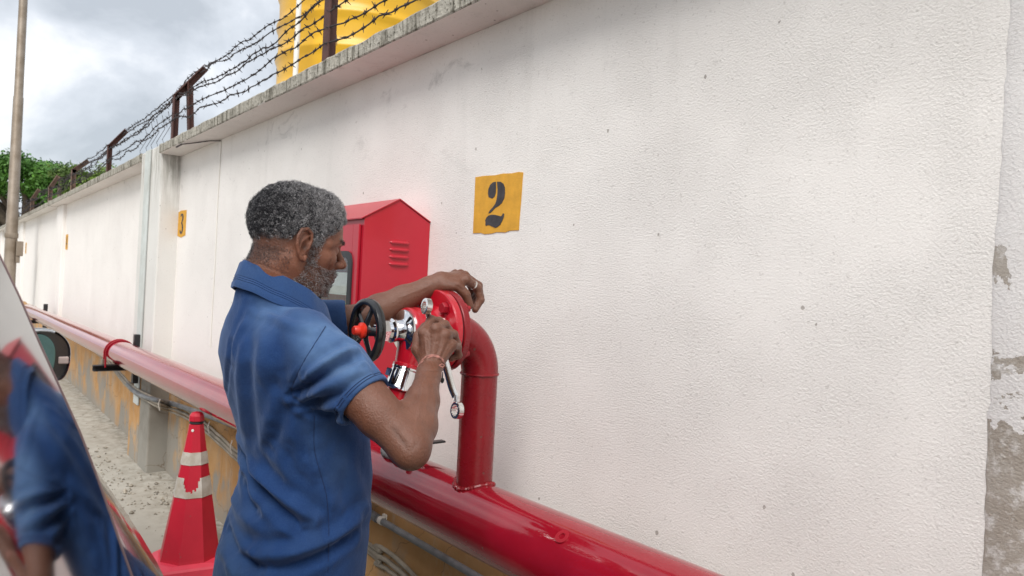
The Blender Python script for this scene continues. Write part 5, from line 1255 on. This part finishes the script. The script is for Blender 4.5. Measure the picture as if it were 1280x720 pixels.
FOLDS = [  # armpit star
 ([(368,494),(392,478),(420,458),(446,446)], -.0085, .008), ([(372,505),(400,500),(430,492),(450,480)], -.006, .008), ([(366,484),(386,462),(410,440),(436,428)], -.0035, .008), ([(380,470),(410,452),(440,436)], .005, .010), ([(392,492),(420,478),(455,460)], .0055, .010), ([(385,512),(410,517),(428,520)], -.005, .008),
 ([(364,500),(352,520),(340,560)], -.004, .012), ([(372,512),(380,540),(384,580)], -.0035, .010),
 # back
 ([(303,415),(298,455),(300,500),(306,545)], .0030, .016), ([(318,420),(312,470),(314,520),(318,560)], -.003, .017), ([(330,400),(322,440),(324,480)], .002, .016), ([(288,430),(284,480),(290,530)], -.003, .008), ([(322,380),(350,392),(378,404)], -.0028, .009), ([(330,392),(360,402),(392,412)], .003, .009), ([(340,410),(350,440),(352,480)], -.003, .016), ([(310,392),(296,420),(290,450)], .003, .010),
 # waist
 ([(300,560),(318,600),(345,635),(380,660)], -.0095, .011), ([(305,600),(312,630),(322,640)], -.0060, .010), ([(312,585),(345,612),(390,652)], .0065, .012), ([(290,600),(300,640),(330,665),(370,660)], .0050, .013), ([(282,650),(296,690),(320,712)], -.0065, .010), ([(300,705),(345,712),(400,695),(440,670)], -.0080, .011), ([(320,690),(370,690),(420,670),(455,640)], .0060, .014), ([(420,570),(445,600),(462,640)], .003, .015), ([(395,560),(398,600),(420,640)], .0030, .014), ([(430,560),(432,600),(428,640)], -.0025, .012), ([(340,540),(330,575),(345,600)], -.0035, .014), ([(272,680),(285,700),(290,719)], .004, .010), ([(360,560),(370,590),(392,600)], -.003, .012), ([(400,655),(385,680),(350,695)], .0035, .014), ([(348,500),(338,530),(330,560)], .0035, .014)]
for px, a_, w_ in FOLDS: fold(px, a_ * 1.45, w_ * 1.05)
# seams: side seam, armhole, cuff and hem stitching
for px, w_ in (([(393,515),(392,560),(400,590),(408,620),(411,660),(410,715)], .0028), ([(408,408),(392,432),(378,455),(366,480),(364,494)], .0028)):
    pts = [hit(*p[:2]) for p in sm([np.array([a, b, 0.]) for a, b in px], 5)]; pts = [p for p in pts if p is not None]; dd = seg_d(pts); disp -= .0022 * np.exp(-(dd / w_) ** 2); disp += .0010 * np.exp(-((dd - .006) / .003) ** 2)
u_ = unit(ELR - SR); tt_ = (VS - HEMR) @ u_; near_ = (np.linalg.norm(VS - HEMR, axis=1) < .075)
for t_ in (-.021, -.026): disp -= np.where(near_, .0016 * np.exp(-((tt_ - t_) / .0022) ** 2), 0)
disp += np.where(near_, .0012 * np.clip((tt_ + .021) / .004, 0, 1), 0)
from mathutils import noise as mnoise
wr = np.array([mnoise.fractal(Vector((p[0] * 9, p[1] * 9, p[2] * 5)), 1.0, 2.0, 4) for p in VS]); disp += wr * .0032
wr2 = np.array([mnoise.noise(Vector((p[0] * 40, p[1] * 40, p[2] * 24))) for p in VS]); disp += wr2 * .0009
outer = ~((near_) & (np.linalg.norm((VS - HEMR) - tt_[:, None] * u_, axis=1) < .0525) & (tt_ > -.03))
VS2 = VS + NS * (disp * outer)[:, None]; VS2 = relax(VS2, QS, 1, .3)
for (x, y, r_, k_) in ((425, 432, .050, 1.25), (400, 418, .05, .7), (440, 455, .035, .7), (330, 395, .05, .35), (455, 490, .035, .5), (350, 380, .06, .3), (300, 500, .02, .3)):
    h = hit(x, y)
    if h is not None: paleness += k_ * np.exp(-(np.linalg.norm(VS - h, axis=1) / r_) ** 2)
paleness = paleness + .30 * np.clip(NS[:, 2], 0, 1) + np.clip(wr * .35, -.2, .3)  # faded patches; also paler on upward faces and raised wrinkles
me = fast_mesh('polo_shirt', VS2, QS); color_attr(me, 'tint', np.clip(np.repeat(paleness[:, None], 3, 1), 0, 1).astype(f4))
m_, nt_, b_ = newmat('blue_pique_cotton'); L = nt_.links.new; at_ = N(nt_, 'ShaderNodeAttribute', attribute_name='tint'); tc_ = N(nt_, 'ShaderNodeTexCoord'); ov = tc_.outputs['Object']
wv = noise(nt_, ov, 420, 3, .7); bl = noise(nt_, ov, 14, 5, .6)
sx = N(nt_, 'ShaderNodeSeparateColor'); L(at_.outputs['Color'], sx.inputs[0])
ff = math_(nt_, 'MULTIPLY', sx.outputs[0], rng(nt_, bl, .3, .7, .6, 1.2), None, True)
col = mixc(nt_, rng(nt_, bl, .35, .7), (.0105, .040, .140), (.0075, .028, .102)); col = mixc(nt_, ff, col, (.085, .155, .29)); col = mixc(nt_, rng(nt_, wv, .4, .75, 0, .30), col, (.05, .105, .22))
L(col, b_.inputs['Base Color']); b_.inputs['Roughness'].default_value = .9; b_.inputs['Specular IOR Level'].default_value = .2; b_.inputs['Sheen Weight'].default_value = .25; b_.inputs['Sheen Roughness'].default_value = .45; b_.inputs['Sheen Tint'].default_value = (.5, .65, 1, 1)
bp = N(nt_, 'ShaderNodeBump', inp={'Strength': .8, 'Distance': .0012}); L(math_(nt_, 'ADD', wv, math_(nt_, 'MULTIPLY', noise(nt_, ov, 90, 4), 1.2)), bp.inputs['Height']); L(bp.outputs[0], b_.inputs['Normal'])
M['shirt'] = m_
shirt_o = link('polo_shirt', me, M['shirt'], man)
# stitching: threads lying on the cloth
tree2 = BVHTree.FromPolygons(VS2.tolist(), QS.tolist()); M['stitch'] = simple('dark_blue_thread', (.006, .020, .075), .9)
def stitch(px, off=0.0):
    pts = []
    for p in sm([np.array([a, b, 0.]) for a, b in px], 6):
        h = tree2.ray_cast(Vector(CP), Vector(unit(ray(p[0] + off, p[1]))))
        if h[0] is not None: pts.append(np.array(h[0]) + np.array(h[1]) * (.0003 if h[1].dot(Vector(V_)) < 0 else -.0003))
    if len(pts) > 2:
        mb = MB(); mb.tube(pts, .00075, 5); mb.build('seam', M['stitch'], shirt_o)
stitch([(393,520),(393,560),(400,590),(408,620),(411,660),(410,716)]); stitch([(407,408),(392,432),(378,455),(367,478),(364,490)])
ua_ = unit(ELR - SR); e1_ = unit(np.cross(ua_, ZZ)); e2_ = np.cross(ua_, e1_)
for t_ in (-.019, -.024):
    pts = []
    for a in np.linspace(0, 2*PI, 60)[:-1]:
        d_ = e1_ * math.cos(a) + e2_ * math.sin(a); o_ = HEMR + ua_ * t_ + d_ * .10; h = tree2.ray_cast(Vector(o_), Vector(-d_))
        if h[0] is not None and (Vector(h[0]) - Vector(HEMR + ua_ * t_)).length < .075: pts.append(np.array(h[0]) + d_ * .0003)
    if len(pts) > 10:
        mb = MB(); mb.tube(pts, .0008, 5); mb.build('cuff_seam', M['stitch'], shirt_o)
# collar: stand, fold and leaf, open at the throat
CC = tl(.010, 0, 1.456)
def ring_pt(th, dr, dz):
    a, b = .084 + dr, .075 + dr; f = a * math.cos(th); r = b * math.sin(th)
    slope = -.46; fr = max(0, math.cos(th)); return CC + TF * f + TRt * r + ZZ * (dz + slope * (f + .0) - .012 * fr)
PROF = [(-.010, -.030), (-.007, .0), (-.004, .026), (-.002, .0305), (.002, .033), (.007, .032), (.010, .027), (.0155, .006), (.0185, -.004), (.0178, -.0055), (.0200, -.0085), (.0192, -.0100), (.0212, -.0130), (.0204, -.0145), (.0232, -.0205), (.0245, -.0310), (.0210, -.0315), (.0165, -.012), (.009, .014), (.004, .022), (.0, .0), (-.005, -.030)]
rs = []; ths = np.linspace(math.radians(24), math.radians(336), 84)
for i, th in enumerate(ths):
    wob = .0016 * math.sin(th * 5 + 1) + .0010 * math.sin(th * 11); frt = max(0, math.cos(th)); rs.append([ring_pt(th, dr + wob + (.004 * frt if dr > .01 else 0), dz * (1.0 + .10 * frt) + wob * .5 - (.004 * frt if dz < 0 and dr > .01 else 0)) for dr, dz in PROF])
mb = MB(); mb.rings(rs); me_o = mb.build('collar', M['shirt'], shirt_o)
color_attr(me_o.data, 'tint', np.full((len(me_o.data.vertices), 3), .22, f4))

# ---- trousers and shoes (below the frame)
HipC = tl(.03, 0, .80)
def trouser(P):
    d = None
    for s in (-1, 1):
        c = chain(P, [tl(.05, s * .080, .84), tl(.05, s * .10, .48), tl(.02, s * .11, .07)], [.090, .072, .066], .03); d = c if d is None else smin(d, c, .02)
    d = smin(d, ell(P, tl(.05, 0, .84), np.stack([TF, TRt, TU]), (.115, .150, .12)), .04); d = smax(d, .045 - P[:, 2], .003); return smax(d, P[:, 2] - .93, .005)
l, u = bb([tl(a, b, c) for a in (-.2, .25) for b in (-.25, .25) for c in (.02, .95)], .02)
VT, QT = surface([(l, u, trouser, 0)], .009); link('trousers', fast_mesh('trousers', VT, QT), M['trouser'], man)
for s in (-1, 1):
    c0 = tl(.0, s * .11, .0)
    def shoe(P): d = chain(P, [c0 - TF * .05 + ZZ * .045, c0 + TF * .08 + ZZ * .04, c0 + TF * .17 + ZZ * .03], [.040, .042, .034], .02); return smax(d, .004 - P[:, 2], .004)
    l, u = bb([c0 - TF * .1, c0 + TF * .22, c0 + ZZ * .09], .05); Va, Qa = surface([(l, u, shoe, 0)], .007); link('shoe', fast_mesh('shoe', Va, Qa), M['shoe'], man)

# ---- wrist threads, finger ring, nail
wa = unit(WRR - ELR); wu = unit(np.cross(wa, [0.2, .3, 1])); wv_ = np.cross(wa, wu)
def wrist_loop(off, rad, tilt, seed, m, r_=.0019):
    q_ = np.random.default_rng(seed); pts = []
    for i in range(40):
        a = 2*PI*i/40; d_ = wu * math.cos(a) + wv_ * math.sin(a); base_ = WRR - wa * off + wa * (tilt * math.cos(a + .8))
        # rest on the skin: march outwards until outside the wrist
        rr_ = .018
        while rr_ < .04:
            pp_ = (base_ + d_ * rr_)[None].astype(f4)
            if min(float(right_arm(pp_)[0]), float(right_hand(pp_)[0])) > .0008: break
            rr_ += .0008
        pts.append(base_ + d_ * rr_)
    mb = MB(); mb.tube(pts, r_, 6, False, True); return mb, pts
mb, pts = wrist_loop(.000, .026, .006, 1, 'thread'); mb2, pts2 = wrist_loop(.004, .026, .009, 2, 'thread')
o1 = mb.build('wrist_thread', M['thread'], man); o2 = mb2.build('wrist_thread', M['thread'], man)
kb = at(549, 457, 1.430); mb = MB(); mb.tube([kb, kb + vdir(.006, .004, -.002), kb + vdir(.011, .001, 0), kb + vdir(.007, -.003, 0), kb], .0014, 6); mb.build('thread_knot', M['thread'], man)
kb = at(553, 472, 1.447); mb = MB(); mb.lathe(kb, (0, 0, -1), [(-.012, .001), (0, .0015), (.002, .004), (.006, .0045), (.010, .003), (.012, .001)], 10); mb.build('bead', M['blackplastic'], man)
d_ = unit(fL[0][1][0] - mL[0]); rc = mL[0] + (fL[0][1][0] - mL[0]) * .62; u1 = unit(np.cross(d_, ZZ)); v1 = np.cross(d_, u1)
mb = MB(); rs = [[rc + d_ * t + r_ * (u1 * math.cos(a) + v1 * math.sin(a)) for a in np.linspace(0, 2*PI, 29)[:-1]] for t, r_ in ((-.0022, .0108), (-.0020, .0122), (.0020, .0122), (.0022, .0108))]; mb.rings(rs, False, True, True); mb.build('finger_ring', M['silver'], man)

# ---- ring spanner held in the right hand
sp = thing('ring_spanner', 'chrome double ended ring spanner in the man\'s right hand', 'spanner', tuple(at(553, 440, 1.503)))
pts = [at(536, 398, 1.512), at(541, 410, 1.506), at(549, 428, 1.503), at(559, 462, 1.503), at(565, 484, 1.505), at(570, 496, 1.505)]
rs = []
P_ = sm(pts, 6)
for i, p in enumerate(P_):
    d = unit(P_[min(i+1, len(P_)-1)] - P_[max(i-1, 0)]); s_ = unit(np.cross(d, V_)); n_ = np.cross(d, s_); k = 1.0
    rs.append([p + s_ * (.0085 * math.cos(a)) * (1 if abs(math.cos(a)) < 2 else 1) + n_ * (.0042 * math.sin(a)) for a in np.linspace(0, 2*PI, 13)[:-1]])
mb = MB(); mb.rings(rs); mb.build('shaft', M['chrome_dull'], sp)
def ring_end(c, ax, ro, ri, h, neck):
    ax = unit(ax); u = unit(np.cross(ax, neck - c)); w_ = np.cross(ax, u); n = 48
    inner = [ri * (1 + .07 * (1 if (j // 2) % 2 else -1)) for j in range(n)]
    def rg(rad, d): return [c + ax * d + (rad[j] if isinstance(rad, list) else rad) * (u * math.cos(2*PI*j/n) + w_ * math.sin(2*PI*j/n)) for j in range(n)]
    mb = MB(); mb.rings([rg(inner, -h), rg(ro - .0016, -h), rg(ro, -h + .0014), rg(ro, h - .0014), rg(ro - .0016, h), rg(inner, h)], False, True, True)
    a = c + unit(neck - c) * (ro - .002); mb.tube([a, a * .5 + neck * .5, neck], [.0066, .0062, .0062], 12); return mb.build('ring_end', M['chrome_dull'], sp)
ring_end(at(571.5, 513, 1.478), vdir(-.80, .10, -.60),   .0182, .0122, .0070, at(570, 496, 1.505))
ring_end(at(533.5, 383, 1.488), vdir(-.86, .10, -.50), .0176, .0118, .0070, at(536.5, 398, 1.512))
# grey cotton glove lying on the big pipe by his belly
gp_ = paxis(-1.75) + (0, -.035, PR * .93)
def glove(P):
    c = gp_; d = ell(P, c + (0, 0, .008), I3, (.040, .030, .016))
    for k in range(4): d = smin(d, chain(P, [c + (.02, -.018 + .011 * k, .01), c + (.045, -.024 + .014 * k, .018), c + (.062, -.03 + .017 * k, .004)], [.0095, .0085, .008]), .005)
    d = smin(d, chain(P, [c + (-.02, .01, .01), c + (-.06, .0, .012)], [.024, .026]), .01)
    return d - .0015 * (np.sin(P[:, 0] * 260) * np.sin(P[:, 1] * 240 + P[:, 2] * 120)).astype(f4)
l, u = bb([gp_ - .09, gp_ + .09], 0); Vg, Qg = surface([(l, u, glove, 0)], .003); o = link('work_glove', fast_mesh('work_glove', Vg - gp_, Qg), M['glove'], None, tuple(gp_)); setp(o, 'dirty grey cotton work glove lying on the red pipe by the man\'s elbow', 'glove')
